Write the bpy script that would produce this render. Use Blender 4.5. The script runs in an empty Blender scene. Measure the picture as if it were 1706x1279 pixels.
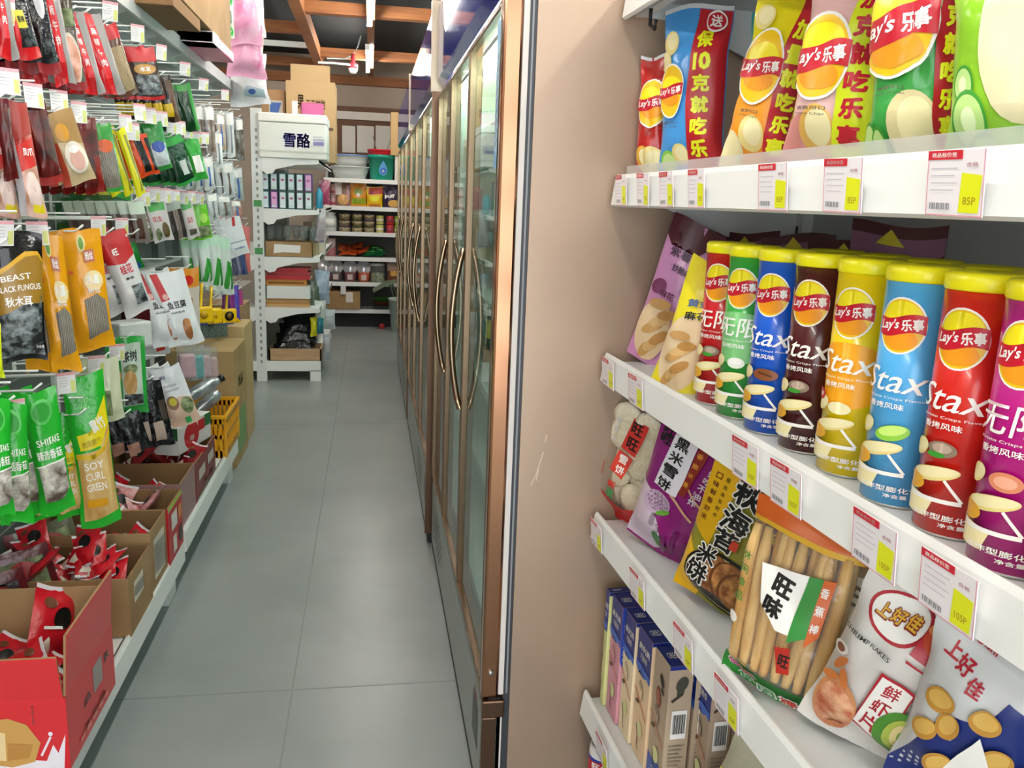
import bpy, bmesh, math, random
from mathutils import Vector, Matrix
SC = bpy.context.scene
COL = SC.collection
random.seed(7)
V3 = Vector

# ---------------------------------------------------------------- camera
FPX, CXP, CYP, CAMH = 1400.0, 853.0, 639.5, 1.5
AX_Y = V3((-236, -310, 1400)).normalized()          # the aisle's direction seen from the camera (right, down, forward)
AX_D = V3((-253, 6515, 1400)); AX_D = (AX_D - AX_Y * AX_D.dot(AX_Y)).normalized()
AX_X = AX_D.cross(AX_Y)
if AX_X.x < 0: AX_X = -AX_X
def to_world(c): return V3((c.dot(AX_X), c.dot(AX_Y), -c.dot(AX_D)))
cam = bpy.data.cameras.new('camera'); camo = bpy.data.objects.new('camera', cam); COL.objects.link(camo)
_r, _u, _b = to_world(V3((1, 0, 0))), to_world(V3((0, -1, 0))), to_world(V3((0, 0, -1)))
camo.matrix_world = Matrix(((_r.x, _u.x, _b.x, 0), (_r.y, _u.y, _b.y, 0), (_r.z, _u.z, _b.z, CAMH), (0, 0, 0, 1)))
cam.sensor_width = 36.0; cam.lens = FPX / 1706.0 * 36.0; cam.clip_start = 0.02
SC.camera = camo
EYE = V3((0, 0, CAMH))
def ray(px, py): return to_world(V3((px - CXP, py - CYP, FPX)))
def onx(px, py, x): r = ray(px, py); return EYE + r * (x / r.x)
def ony(px, py, y): r = ray(px, py); return EYE + r * (y / r.y)
def onz(px, py, z): r = ray(px, py); return EYE + r * ((z - CAMH) / r.z)
def onplane(px, py, p, n): r = ray(px, py); return EYE + r * ((p - EYE).dot(n) / r.dot(n))

# ---------------------------------------------------------------- daylight and exposure
W = bpy.data.worlds.new('daylight'); SC.world = W; W.use_nodes = True
bg = W.node_tree.nodes['Background']; bg.inputs[0].default_value = (0.93, 0.97, 1.0, 1); bg.inputs[1].default_value = 3.2
SC.view_settings.view_transform = 'Standard'; SC.view_settings.look = 'None'
SC.view_settings.gamma = 1.0; SC.view_settings.use_curve_mapping = False
SC.view_settings.exposure = 0.4
LAMP_GLOW = 95.0

# ---------------------------------------------------------------- materials
def lin(h):
    h = h.lstrip('#'); o = []
    for i in (0, 2, 4):
        c = int(h[i:i+2], 16) / 255.0
        o.append(c / 12.92 if c <= 0.04045 else ((c + 0.055) / 1.055) ** 2.4)
    return (o[0], o[1], o[2], 1.0)
MATS = {}
def mat(c, rough=0.5, metal=0.0, bump=0.0, bscale=20.0, spec=0.5, noise=None, nscale=8.0, stretch=(1, 1, 1), coat=0.0, emit=0.0, ramp=(0.35, 0.65), wave=False):
    """principled surface; noise = second colour mixed in by a procedural pattern"""
    key = (c, rough, metal, bump, bscale, spec, noise, nscale, stretch, coat, emit, ramp, wave)
    if key in MATS: return MATS[key]
    m = bpy.data.materials.new('surface_' + c.strip('#')); m.use_nodes = True
    nt = m.node_tree; p = nt.nodes['Principled BSDF']
    p.inputs['Base Color'].default_value = lin(c); p.inputs['Roughness'].default_value = rough
    p.inputs['Metallic'].default_value = metal; p.inputs['Specular IOR Level'].default_value = spec
    if coat: p.inputs['Coat Weight'].default_value = coat; p.inputs['Coat Roughness'].default_value = 0.06
    if emit:
        p.inputs['Emission Color'].default_value = lin(c); p.inputs['Emission Strength'].default_value = emit
    tc = None
    def coord():
        nonlocal tc
        if tc is None:
            t = nt.nodes.new('ShaderNodeTexCoord'); mp = nt.nodes.new('ShaderNodeMapping')
            mp.inputs['Scale'].default_value = stretch
            nt.links.new(t.outputs['Object'], mp.inputs['Vector']); tc = mp.outputs['Vector']
        return tc
    if noise:
        n = nt.nodes.new('ShaderNodeTexWave' if wave else 'ShaderNodeTexNoise'); n.inputs['Scale'].default_value = nscale
        if wave: n.inputs['Distortion'].default_value = 6.0; n.inputs['Detail'].default_value = 3.0
        else: n.inputs['Detail'].default_value = 5.0
        nt.links.new(coord(), n.inputs['Vector'])
        r = nt.nodes.new('ShaderNodeValToRGB'); r.color_ramp.elements[0].position, r.color_ramp.elements[1].position = ramp
        r.color_ramp.elements[0].color = lin(c); r.color_ramp.elements[1].color = lin(noise)
        nt.links.new(n.outputs[1] if wave else n.outputs['Fac'], r.inputs['Fac']); nt.links.new(r.outputs['Color'], p.inputs['Base Color'])
    if bump:
        n = nt.nodes.new('ShaderNodeTexNoise'); n.inputs['Scale'].default_value = bscale; n.inputs['Detail'].default_value = 3.0
        nt.links.new(coord(), n.inputs['Vector'])
        b = nt.nodes.new('ShaderNodeBump'); b.inputs['Strength'].default_value = bump; b.inputs['Distance'].default_value = 0.01
        nt.links.new(n.outputs['Fac'], b.inputs['Height']); nt.links.new(b.outputs['Normal'], p.inputs['Normal'])
    MATS[key] = m; return m
def film(c, **k): return mat(c, rough=k.pop('rough', 0.21), bump=k.pop('bump', 0.34), bscale=k.pop('bscale', 26), spec=0.55, **k)
def paper(c): return mat(c, rough=0.55, spec=0.3)
def ink(c): return mat(c, rough=0.35)
def metalpaint(c): return mat(c, rough=0.35)
def clear(tint='#ffffff', gloss=0.10, ior=1.35, bump=0.0, bscale=30.0, body=0.0):
    """clear plastic or glass: see-through with real fresnel gloss, body = milky share"""
    key = ('clear', tint, gloss, ior, bump, bscale, body)
    if key in MATS: return MATS[key]
    m = bpy.data.materials.new('clear_sheet'); m.use_nodes = True; nt = m.node_tree; nt.nodes.clear()
    out = nt.nodes.new('ShaderNodeOutputMaterial'); t = nt.nodes.new('ShaderNodeBsdfTransparent'); t.inputs[0].default_value = lin(tint)
    g = nt.nodes.new('ShaderNodeBsdfGlossy'); g.inputs['Roughness'].default_value = gloss
    lw = nt.nodes.new('ShaderNodeLayerWeight'); lw.inputs['Blend'].default_value = .5
    pw = nt.nodes.new('ShaderNodeMath'); pw.operation = 'POWER'; pw.inputs[1].default_value = 5.0; nt.links.new(lw.outputs['Facing'], pw.inputs[0])
    f0 = ((ior - 1) / (ior + 1)) ** 2; fr = nt.nodes.new('ShaderNodeMath'); fr.operation = 'MULTIPLY_ADD'; fr.inputs[1].default_value = .8 - f0; fr.inputs[2].default_value = f0; nt.links.new(pw.outputs[0], fr.inputs[0])
    mx = nt.nodes.new('ShaderNodeMixShader'); a = t.outputs[0]
    if body:
        d = nt.nodes.new('ShaderNodeBsdfDiffuse'); d.inputs[0].default_value = lin(tint)
        m2 = nt.nodes.new('ShaderNodeMixShader'); m2.inputs[0].default_value = body
        nt.links.new(t.outputs[0], m2.inputs[1]); nt.links.new(d.outputs[0], m2.inputs[2]); a = m2.outputs[0]
    nt.links.new(fr.outputs[0], mx.inputs[0]); nt.links.new(a, mx.inputs[1]); nt.links.new(g.outputs[0], mx.inputs[2])
    if bump:
        tc = nt.nodes.new('ShaderNodeTexCoord'); n = nt.nodes.new('ShaderNodeTexNoise'); n.inputs['Scale'].default_value = bscale
        b = nt.nodes.new('ShaderNodeBump'); b.inputs['Strength'].default_value = bump; b.inputs['Distance'].default_value = 0.01
        nt.links.new(tc.outputs['Object'], n.inputs['Vector']); nt.links.new(n.outputs['Fac'], b.inputs['Height'])
        nt.links.new(b.outputs[0], g.inputs['Normal']); nt.links.new(b.outputs[0], lw.inputs['Normal'])
    nt.links.new(mx.outputs[0], out.inputs[0]); MATS[key] = m; return m

# ---------------------------------------------------------------- mesh building
class MB:
    def __init__(s): s.v = []; s.f = []; s.mi = []; s.sm = []; s.mats = []
    def mid(s, m):
        if m not in s.mats: s.mats.append(m)
        return s.mats.index(m)
    def add(s, v, f, m, smooth=False):
        o = len(s.v); s.v += [tuple(p) for p in v]; k = s.mid(m)
        for q in f: s.f.append([i + o for i in q]); s.mi.append(k); s.sm.append(smooth)
        return s
    def box(s, x0, y0, z0, x1, y1, z1, m, bev=0.0):
        if bev <= 0:
            v = [(x, y, z) for x in (x0, x1) for y in (y0, y1) for z in (z0, z1)]
            return s.add(v, [(0, 1, 3, 2), (4, 6, 7, 5), (0, 4, 5, 1), (2, 3, 7, 6), (0, 2, 6, 4), (1, 5, 7, 3)], m)
        b = bmesh.new(); bmesh.ops.create_cube(b, size=1.0)
        for p in b.verts: p.co = ((x0 + x1) / 2 + p.co.x * (x1 - x0), (y0 + y1) / 2 + p.co.y * (y1 - y0), (z0 + z1) / 2 + p.co.z * (z1 - z0))
        bmesh.ops.bevel(b, geom=b.edges[:], offset=bev, segments=2, affect='EDGES', profile=0.5)
        s.bm(b, m); b.free(); return s
    def bm(s, b, m, smooth=False):
        b.verts.index_update()
        return s.add([p.co[:] for p in b.verts], [[p.index for p in q.verts] for q in b.faces], m, smooth)
    def lathe(s, prof, m, n=24, c=(0, 0, 0), axis='z', smooth=True):
        v = []; f = []
        for r, z in prof:
            for i in range(n):
                a = 2 * math.pi * i / n; x, y = r * math.cos(a), r * math.sin(a)
                p = (x, y, z) if axis == 'z' else ((z, x, y) if axis == 'x' else (x, z, y))
                v.append((p[0] + c[0], p[1] + c[1], p[2] + c[2]))
        for j in range(len(prof) - 1):
            for i in range(n):
                k = (i + 1) % n; f.append((j * n + i, j * n + k, (j + 1) * n + k, (j + 1) * n + i))
        if prof[0][0] > 1e-6: f.append(tuple(range(n))[::-1])
        if prof[-1][0] > 1e-6: f.append(tuple(range((len(prof) - 1) * n, len(prof) * n)))
        return s.add(v, f, m, smooth)
    def tube(s, pts, r, m, n=6):
        pts = [V3(p) for p in pts]; v = []; f = []
        for i, p in enumerate(pts):
            d = (pts[min(i + 1, len(pts) - 1)] - pts[max(i - 1, 0)]).normalized()
            a = d.cross(V3((0, 0, 1)) if abs(d.z) < 0.9 else V3((1, 0, 0))).normalized(); b = d.cross(a)
            rr = r[i] if isinstance(r, (list, tuple)) else r
            for k in range(n):
                t = 2 * math.pi * k / n; v.append(p + a * math.cos(t) * rr + b * math.sin(t) * rr)
        for i in range(len(pts) - 1):
            for k in range(n):
                q = (k + 1) % n; f.append((i * n + k, i * n + q, (i + 1) * n + q, (i + 1) * n + k))
        f.append(tuple(range(n))); f.append(tuple(range((len(pts) - 1) * n, len(pts) * n)))
        return s.add(v, f, m, True)
    def prism(s, poly, axis, a0, a1, m):
        """extrude a 2-D outline along an axis; poly is given in the other two axes' order"""
        def P(p, a): return {'x': (a, p[0], p[1]), 'y': (p[0], a, p[1]), 'z': (p[0], p[1], a)}[axis]
        n = len(poly); v = [P(p, a0) for p in poly] + [P(p, a1) for p in poly]
        f = [tuple(range(n))[::-1], tuple(range(n, 2 * n))] + [(i, (i + 1) % n, (i + 1) % n + n, i + n) for i in range(n)]
        return s.add(v, f, m)
    def grid(s, fn, nu, nv, m, smooth=True, flip=False):
        v = [fn(i / nu, j / nv) for j in range(nv + 1) for i in range(nu + 1)]
        f = [(j * (nu + 1) + i, j * (nu + 1) + i + 1, (j + 1) * (nu + 1) + i + 1, (j + 1) * (nu + 1) + i) for j in range(nv) for i in range(nu)]
        return s.add(v, [q[::-1] for q in f] if flip else f, m, smooth)
    def mesh(s, name, weld=False):
        me = bpy.data.meshes.new(name); me.from_pydata(s.v, [], s.f)
        for m in s.mats: me.materials.append(m)
        for p, k, q in zip(me.polygons, s.mi, s.sm): p.material_index = k; p.use_smooth = q
        if weld:
            b = bmesh.new(); b.from_mesh(me); bmesh.ops.remove_doubles(b, verts=b.verts[:], dist=2e-5); b.to_mesh(me); b.free()
        me.update(); return me
    def build(s, name, parent=None, loc=None, rot=None, weld=False):
        o = bpy.data.objects.new(name, s.mesh(name, weld)); COL.objects.link(o)
        if parent is not None: o.parent = parent
        if loc is not None: o.location = loc
        if rot is not None: o.rotation_euler = rot
        return o
def tag(o, label, cat, group=None):
    o['label'] = label; o['category'] = cat
    if group: o['group'] = group
    return o
def thing(name, label, cat, loc=(0, 0, 0), rot=(0, 0, 0), group=None):
    o = bpy.data.objects.new(name, None); COL.objects.link(o); o.empty_display_size = 0.05
    o.location = loc; o.rotation_euler = rot; return tag(o, label, cat, group)
def struct(o): o['kind'] = 'structure'; return o
def dup(o, loc=None, rot=None, label=None, group=None, scale=None):
    c = o.copy(); COL.objects.link(c)
    if loc is not None: c.location = loc
    if rot is not None: c.rotation_euler = rot
    if scale is not None: c.scale = scale
    if label: c['label'] = label
    if group: c['group'] = group
    def kids(a, b):
        for ch in a.children:
            d = ch.copy(); COL.objects.link(d); d.parent = b; kids(ch, d)
    kids(o, c); return c

# ---------------------------------------------------------------- printed artwork (surface pattern of a package)
_TXT = {}
def textmesh(t, bold=0.0):
    cjk = any(ord(ch) > 0x2e80 for ch in t); k = (t, bold)
    if cjk and bold > 0 and k not in _TXT:                              # heavier strokes: the character laid down several times, shifted
        v, f, tw, th = textmesh(t, 0.0); V, Fc = [], []; n = 4 if bold < .05 else 8
        for i in range(n):
            a = 2 * math.pi * i / n + .4; o = len(V); V += [(p[0] + bold * math.cos(a), p[1] + bold * math.sin(a)) for p in v]; Fc += [tuple(j + o for j in q) for q in f]
        _TXT[k] = (V, Fc, tw + bold * 2, th + bold * 2)
    if k not in _TXT:
        c = bpy.data.curves.new('t', 'FONT'); c.body = t; c.offset = bold; c.resolution_u = 2
        o = bpy.data.objects.new('t', c); m = o.to_mesh()
        v = [(p.co.x, p.co.y) for p in m.vertices]; f = [tuple(p.vertices) for p in m.polygons]
        o.to_mesh_clear(); bpy.data.objects.remove(o); bpy.data.curves.remove(c)
        if not v: v, f = [(0, 0), (1, 0), (1, 1)], [(0, 1, 2)]
        x0 = min(p[0] for p in v); x1 = max(p[0] for p in v); y0 = min(p[1] for p in v); y1 = max(p[1] for p in v)
        _TXT[k] = ([((p[0] - (x0 + x1) / 2), (p[1] - (y0 + y1) / 2)) for p in v], f, x1 - x0, y1 - y0)
    return _TXT[k]
class Art:
    """flat artwork on a face w wide and h high; positions are fractions: x -.5 .. .5, y 0 .. 1"""
    def __init__(s, w, h): s.w = w; s.h = h; s.it = []; s.ly = 0
    def _add(s, v, f, m, clip=True): s.ly += 1; s.it.append((v, f, m, s.ly)); return s
    def poly(s, pts, m): return s._add([(x * s.w, y * s.h) for x, y in pts], [tuple(range(len(pts)))], m)
    def rect(s, x0, y0, x1, y1, m): return s.poly([(x0, y0), (x1, y0), (x1, y1), (x0, y1)], m)
    def ell(s, x, y, rx, ry, m, rot=0.0, n=28, a0=0.0, a1=360.0):
        """rx as a fraction of the width; ry in the same fraction unit times h"""
        c, q = math.cos(math.radians(rot)), math.sin(math.radians(rot)); p = []
        full = a1 - a0 >= 360
        for i in range(n + (0 if full else 1)):
            t = math.radians(a0 + (a1 - a0) * i / n); ex, ey = rx * s.w * math.cos(t), ry * s.h * math.sin(t)
            p.append((x * s.w + ex * c - ey * q, y * s.h + ex * q + ey * c))
        return s._add(p, [tuple(range(len(p)))], m)
    def line(s, pts, t, m):
        for (xa, ya), (xb, yb) in zip(pts[:-1], pts[1:]):
            a = V3((xa * s.w, ya * s.h, 0)); b = V3((xb * s.w, yb * s.h, 0)); d = (b - a)
            n = V3((-d.y, d.x, 0)).normalized() * t * s.w / 2
            s._add([(p.x, p.y) for p in (a - n, b - n, b + n, a + n)], [(0, 1, 2, 3)], m); s.ly -= 1
        s.ly += 1; return s
    def text(s, t, x, y, h, m, w=None, rot=0.0, bold=0.015, skew=0.0):
        v, f, tw, th = textmesh(t, bold); ky = h * s.h / max(th, 1e-4); kx = (w * s.w / tw) if w else ky
        c, q = math.cos(math.radians(rot)), math.sin(math.radians(rot)); p = []
        for a, b in v:
            a = a * kx + b * ky * skew; b = b * ky; p.append((x * s.w + a * c - b * q, y * s.h + a * q + b * c))
        return s._add(p, f, m)
    def vtext(s, t, x, y, h, step, m, w=None, bold=0.02, dx=0.0, rot=0.0):
        for i, ch in enumerate(t): s.text(ch, x + dx * i, y - step * i, h, m, w, rot, bold); s.ly -= 1
        s.ly += 1; return s
    def wrap(s, mb, fn, sx, sy, x0=None, x1=None, eps=0.00035):
        """lay every piece on a curved face: fn(x, y) -> point; pieces are cut on a grid so that they follow it"""
        W2 = s.w / 2; x0 = -W2 if x0 is None else x0; x1 = W2 if x1 is None else x1
        for v, f, m, ly in s.it:
            b = bmesh.new(); bv = [b.verts.new((p[0], p[1], 0)) for p in v]
            for q in f:
                try: b.faces.new([bv[i] for i in q])
                except ValueError: pass
            if len(f) == 1 and len(f[0]) > 4: bmesh.ops.triangulate(b, faces=b.faces[:])
            for ax, lo, hi, st in ((0, x0, x1, sx), (1, 0.0, s.h, sy)):
                co = [p[ax] for p in v]; a, c = min(co), max(co)
                for e, inner in ((lo, False), (hi, True)):
                    if (a < e - 1e-6 and not inner) or (c > e + 1e-6 and inner):
                        no = [0, 0, 0]; no[ax] = 1; pt = [0, 0, 0]; pt[ax] = e
                        bmesh.ops.bisect_plane(b, geom=b.verts[:] + b.edges[:] + b.faces[:], plane_co=pt, plane_no=no, clear_outer=inner, clear_inner=not inner)
                k = math.floor(max(a, lo) / st) + 1
                while k * st < min(c, hi) - 1e-6:
                    no = [0, 0, 0]; no[ax] = 1; pt = [0, 0, 0]; pt[ax] = k * st
                    if b.faces: bmesh.ops.bisect_plane(b, geom=b.verts[:] + b.edges[:] + b.faces[:], plane_co=pt, plane_no=no)
                    k += 1
            d = 0.0008; out = []
            for p in b.verts:
                x, y = p.co.x, p.co.y; q = V3(fn(x, y)); u = V3(fn(x + d, y)) - q; w = V3(fn(x, y + d)) - q
                n = u.cross(w); n = n.normalized() if n.length > 1e-12 else V3((0, -1, 0))
                out.append(q + n * eps * (ly + 0.6))
            b.verts.index_update()
            mb.add(out, [[p.index for p in q.verts] for q in b.faces], m, True); b.free()

# ---------------------------------------------------------------- bags
def sstep(a, b, x): x = min(1, max(0, (x - a) / (b - a))); return x * x * (3 - 2 * x)
def bag_fn(w, h, t, seed=0, kind='pillow', wr=1.0):
    """f(x, z, side): a filled bag, front towards -Y; x in -w/2..w/2, z in 0..h"""
    R = random.Random(seed); ph = [(R.uniform(3, 9), R.uniform(3, 9), R.uniform(0, 6.3), R.uniform(.4, 1)) for _ in range(5)]
    cr = 0.045
    def g(v):
        if kind == 'pillow': return sstep(cr, .30, v) * sstep(cr, .30, 1 - v)
        if kind == 'stand': return (0.55 + 0.45 * sstep(0, .25, v)) * sstep(0.0, .62, 1 - v)
        if kind == 'heavy': return (sstep(.02, .22, v)) * (0.25 + 0.75 * sstep(0.0, .75, 1 - v)) * sstep(0.03, .10, 1 - v)
        return sstep(0, .06, v) * sstep(0, .06, 1 - v)
    def f(x, z, side=1):
        u = max(-1, min(1, 2 * x / w)); v = max(0, min(1, z / h)); q = g(v); ed = max(0.0, 1 - abs(u) ** 2.6)
        d = t / 2 * q * ed ** 0.62
        k = 0.0
        for a, b, p, am in ph: k += am * math.sin(a * u + p) * math.sin(b * v * 2 + p * 2.1)
        # creases that run in from the seals
        k2 = math.sin(u * 19 + seed) * (math.exp(-v * 9) + math.exp(-(1 - v) * 9))
        d += wr * (0.0022 * k + 0.0022 * k2) * ed * (0.3 + 0.7 * q) * (1 if t > .02 else .5)
        xx = x * (1 - 0.07 * q * (t / max(w, .01)) / .35)
        yy = -(d + 0.0004) if side > 0 else (d * .9 + 0.0004)
        yy += wr * 0.004 * math.sin(3 * u + seed) * (1 - q)
        return (xx, yy, z + (0.006 * wr * math.sin(2.2 * u + seed * 1.7) * (1 - q) * (h / .3)))
    return f
def bag_mesh(w, h, t, base, art=None, back=None, seed=0, kind='pillow', nu=14, nv=20, wr=1.0, hang=False, hole=False, step=None):
    nu += nu % 2; fn = bag_fn(w, h, t, seed, kind, wr); mb = MB(); dz = -h if hang else 0.0
    def F(side):
        def q(a, b):
            p = fn((a - .5) * w, b * h, side); return (p[0], p[1], p[2] + dz)
        return q
    mb.grid(F(1), nu, nv, base); mb.grid(F(-1), nu, nv, back or base, flip=True)
    # side seams closed by a strip, base closed by a gusset
    def rim(x):
        return lambda a, b: tuple((V3(F(1)(x, b)) * (1 - a) + V3(F(-1)(x, b)) * a))
    mb.grid(rim(0), 1, nv, base); mb.grid(rim(1), 1, nv, base)
    for y in (0, 1):
        mb.grid(lambda a, b, y=y: tuple((V3(F(1)(a, y)) * (1 - b) + V3(F(-1)(a, y)) * b)), nu, 1, base)
    if art: art.wrap(mb, lambda x, y: (lambda p: (p[0], p[1], p[2] + dz))(fn(x, y, 1)), step or w / nu, step or h / nv, eps=.00045)
    return mb
def art_box(mb, art, o, ux, uz):
    """artwork on a flat face: o = the face's bottom middle, ux and uz its axes"""
    o, ux, uz = V3(o), V3(ux), V3(uz); art.wrap(mb, lambda x, y: o + ux * x + uz * y, 99, 99)

def measure(top, bot, wpx, p, n):
    """size and lean of a flat package standing in the plane (p, n), from its outline in the photograph"""
    t, b = onplane(*top, p, n), onplane(*bot, p, n); mx, my = (top[0] + bot[0]) / 2, (top[1] + bot[1]) / 2
    a, c = onplane(mx - wpx / 2, my, p, n), onplane(mx + wpx / 2, my, p, n)
    return t, b, (t - b).length, (c - a).length
def stand_pose(phi, top, bot, wpx, zs, xs=None):
    """shelf package: bottom on height zs, facing phi degrees round from the aisle towards the camera"""
    f = math.radians(phi); Y = V3((math.cos(f), math.sin(f), 0)); Xa = V3((math.sin(f), -math.cos(f), 0))
    b0 = onz(*bot, zs) if xs is None else onx(bot[0], bot[1], xs); t, b, h, w = measure(top, bot, wpx, b0, Y)
    ry = math.asin(max(-.9, min(.9, (t - b).dot(Xa) / h)))
    return b0, (0, ry, f - math.pi / 2), w, h
# ================================================================ the room
WHITE = metalpaint('#e9ebe8'); WHITE2 = metalpaint('#dfe3e1'); BLACK = ink('#141414'); INKW = ink('#f6f4ee'); KRAFT = mat('#a98a63', rough=.7, noise='#9a7b55', nscale=6, spec=.2)
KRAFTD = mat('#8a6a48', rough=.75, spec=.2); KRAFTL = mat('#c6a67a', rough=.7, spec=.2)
PLINE = ink('#55585a')
fl = MB(); FLM = mat('#8f9593', rough=.30, noise='#838a88', nscale=2.2, spec=.45, bump=.02, bscale=60)
fl.box(-2.7, -3.2, -.06, 2.5, 10.9, 0, FLM)
SEAM = mat('#7d8380', rough=.45)
for x in (-.235,): fl.box(x - .003, -3.2, -.001, x + .003, 10.9, .0008, SEAM)
for y in (-.8, 2.42, 5.6, 8.8): fl.box(-2.7, y - .003, -.001, 2.5, y + .003, .0006, SEAM)
struct(fl.build('floor'))
PLASTER = mat('#b3a596', rough=.85, noise='#ab9d8e', nscale=3, spec=.2)
for n, b in (('wall_back', (-2.7, 10.72, 0, 2.5, 10.9, 3.2)), ('wall_left', (-2.7, -3.2, 0, -2.6, 10.9, 3.2)), ('wall_right', (2.4, -3.2, 0, 2.5, 10.9, 3.2))):
    struct(MB().box(*b, PLASTER).build(n))
struct(MB().box(-2.7, -3.2, 3.12, 2.5, 10.9, 3.2, mat('#1b1e20', rough=.8)).build('ceiling'))
BEAM = mat('#a06840', rough=.6, noise='#865638', nscale=3, stretch=(1, 14, 14), spec=.25)
def beam(x0, y0, x1, y1, z0=2.90, z1=2.99): struct(MB().box(x0, y0, z0, x1, y1, z1, BEAM).build('ceiling_beam'))
beam(-.60, -3.2, -.51, 10.72, 2.88, 3.0)
for y in (-1, 1.1, 3.1, 5.15, 7.2, 9.35): beam(-.51, y, 2.4, y + .10)
for y in (2.2, 4.2, 6.2, 8.1, 10.1): beam(-2.6, y, -.60, y + .10)
struct(MB().box(-2.6, 10.62, 2.80, 2.4, 10.72, 2.90, BEAM).build('trim_1'))
struct(MB().box(-2.6, 9.0, 2.92, -.60, 9.04, 2.97, WHITE).build('trim_2'))
struct(MB().box(-.03, -3.0, 2.86, .03, 10.3, 2.90, BEAM).build('trim_3'))
# the back window: brown frame, three pale panes
YB = 10.70
DKW = mat('#6d4a33', rough=.55, noise='#5d3e2a', nscale=4, stretch=(1, 1, 9), spec=.3)
a = ony(553, 176, YB); b = ony(720, 268, YB)
struct(MB().box(a.x, YB - .05, b.z, b.x, YB + .02, b.z + .05, DKW).box(a.x, YB - .05, a.z - .06, b.x, YB + .02, a.z, DKW).build('trim_4'))
struct(MB().box(a.x + .04, YB - .07, a.z - .15, b.x, YB + .02, a.z - .06, mat('#d5d0c6', rough=.6)).build('trim_5'))
wf = MB(); wf.box(a.x, YB - .04, b.z + .05, b.x, YB + .02, a.z - .15, DKW)
wfo = struct(wf.build('window_1'))
for x0, x1 in ((570, 592), (595, 623), (626, 652), (656, 684), (688, 712)):
    p = ony(x0, 209, YB - .05); q = ony(x1, 255, YB - .05)
    MB().box(p.x, YB - .05, q.z, q.x, YB - .035, p.z, mat('#c9c8bd', rough=.4)).build('window_pane', wfo)

# ceiling tube lamps: a tube between two caps, with its own light
TUBE = mat('#fffdf6', emit=LAMP_GLOW)
def tube_lamp(x, y0, y1, z, label, group=None):
    t = thing('tube_lamp', label, 'lamp', (x, y0, z), group=group); L = y1 - y0
    MB().lathe([(.0155, .03), (.0155, L - .03)], TUBE, 12, axis='y').build('tube', t)
    MB().box(-.02, 0, -.02, .02, .03, .028, WHITE).box(-.02, L - .03, -.02, .02, L, .028, WHITE).box(-.012, .03, .018, .012, L - .03, .028, WHITE).build('lamp_holder', t)
tube_lamp(-.01, 5.75, 7.15, 2.832, 'glowing ceiling tube lamp cut by the top of the picture')
tube_lamp(-.03, 8.2, 9.7, 2.832, 'glowing ceiling tube lamp beside the smoke detector')
for y in (-2.1, -.3, 1.5, 3.4): tube_lamp(0, y, y + 1.4, 2.832, 'ceiling tube lamp over the aisle above the picture', 'tube lamps above the picture')
for x, g in ((1.35, 'a'), (-1.9, 'b')):
    for y in (-1.5, 1.2, 4.2, 7.2): tube_lamp(x, y, y + 1.4, 2.832, 'ceiling tube lamp over the next aisle', 'tube lamps over the next aisles')
c = ony(588, 114, 9.3)
sd = thing('smoke_detector', 'white and red smoke detector under the ceiling beam', 'smoke detector', (c.x, 9.3, c.z))
MB().lathe([(.0, -.05), (.03, -.047), (.045, -.02), (.05, 0)], mat('#e5e2e0', rough=.4), 20).build('sensor_head', sd)
MB().lathe([(.050, 0), (.050, .04), (.02, .06), (.02, .14)], mat('#b3323a', rough=.4), 20).build('mount', sd)
w = MB(); w.tube([ony(545, 97, 9.3), ony(575, 98, 9.3), ony(588, 92, 9.3), ony(596, 78, 9.3), ony(603, 52, 9.3)], .008, mat('#8b8f90'), 6)
tag(w.build('lamp_cable'), 'thin grey cable hanging between the ceiling beams', 'cable')
w = MB(); w.tube([ony(530, 104, 9.25), ony(556, 105, 9.25), ony(584, 108, 9.25)], .012, mat('#c9ccca'), 6)
tag(w.build('cable_conduit'), 'pale conduit running along the beam to the smoke detector', 'conduit')

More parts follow.
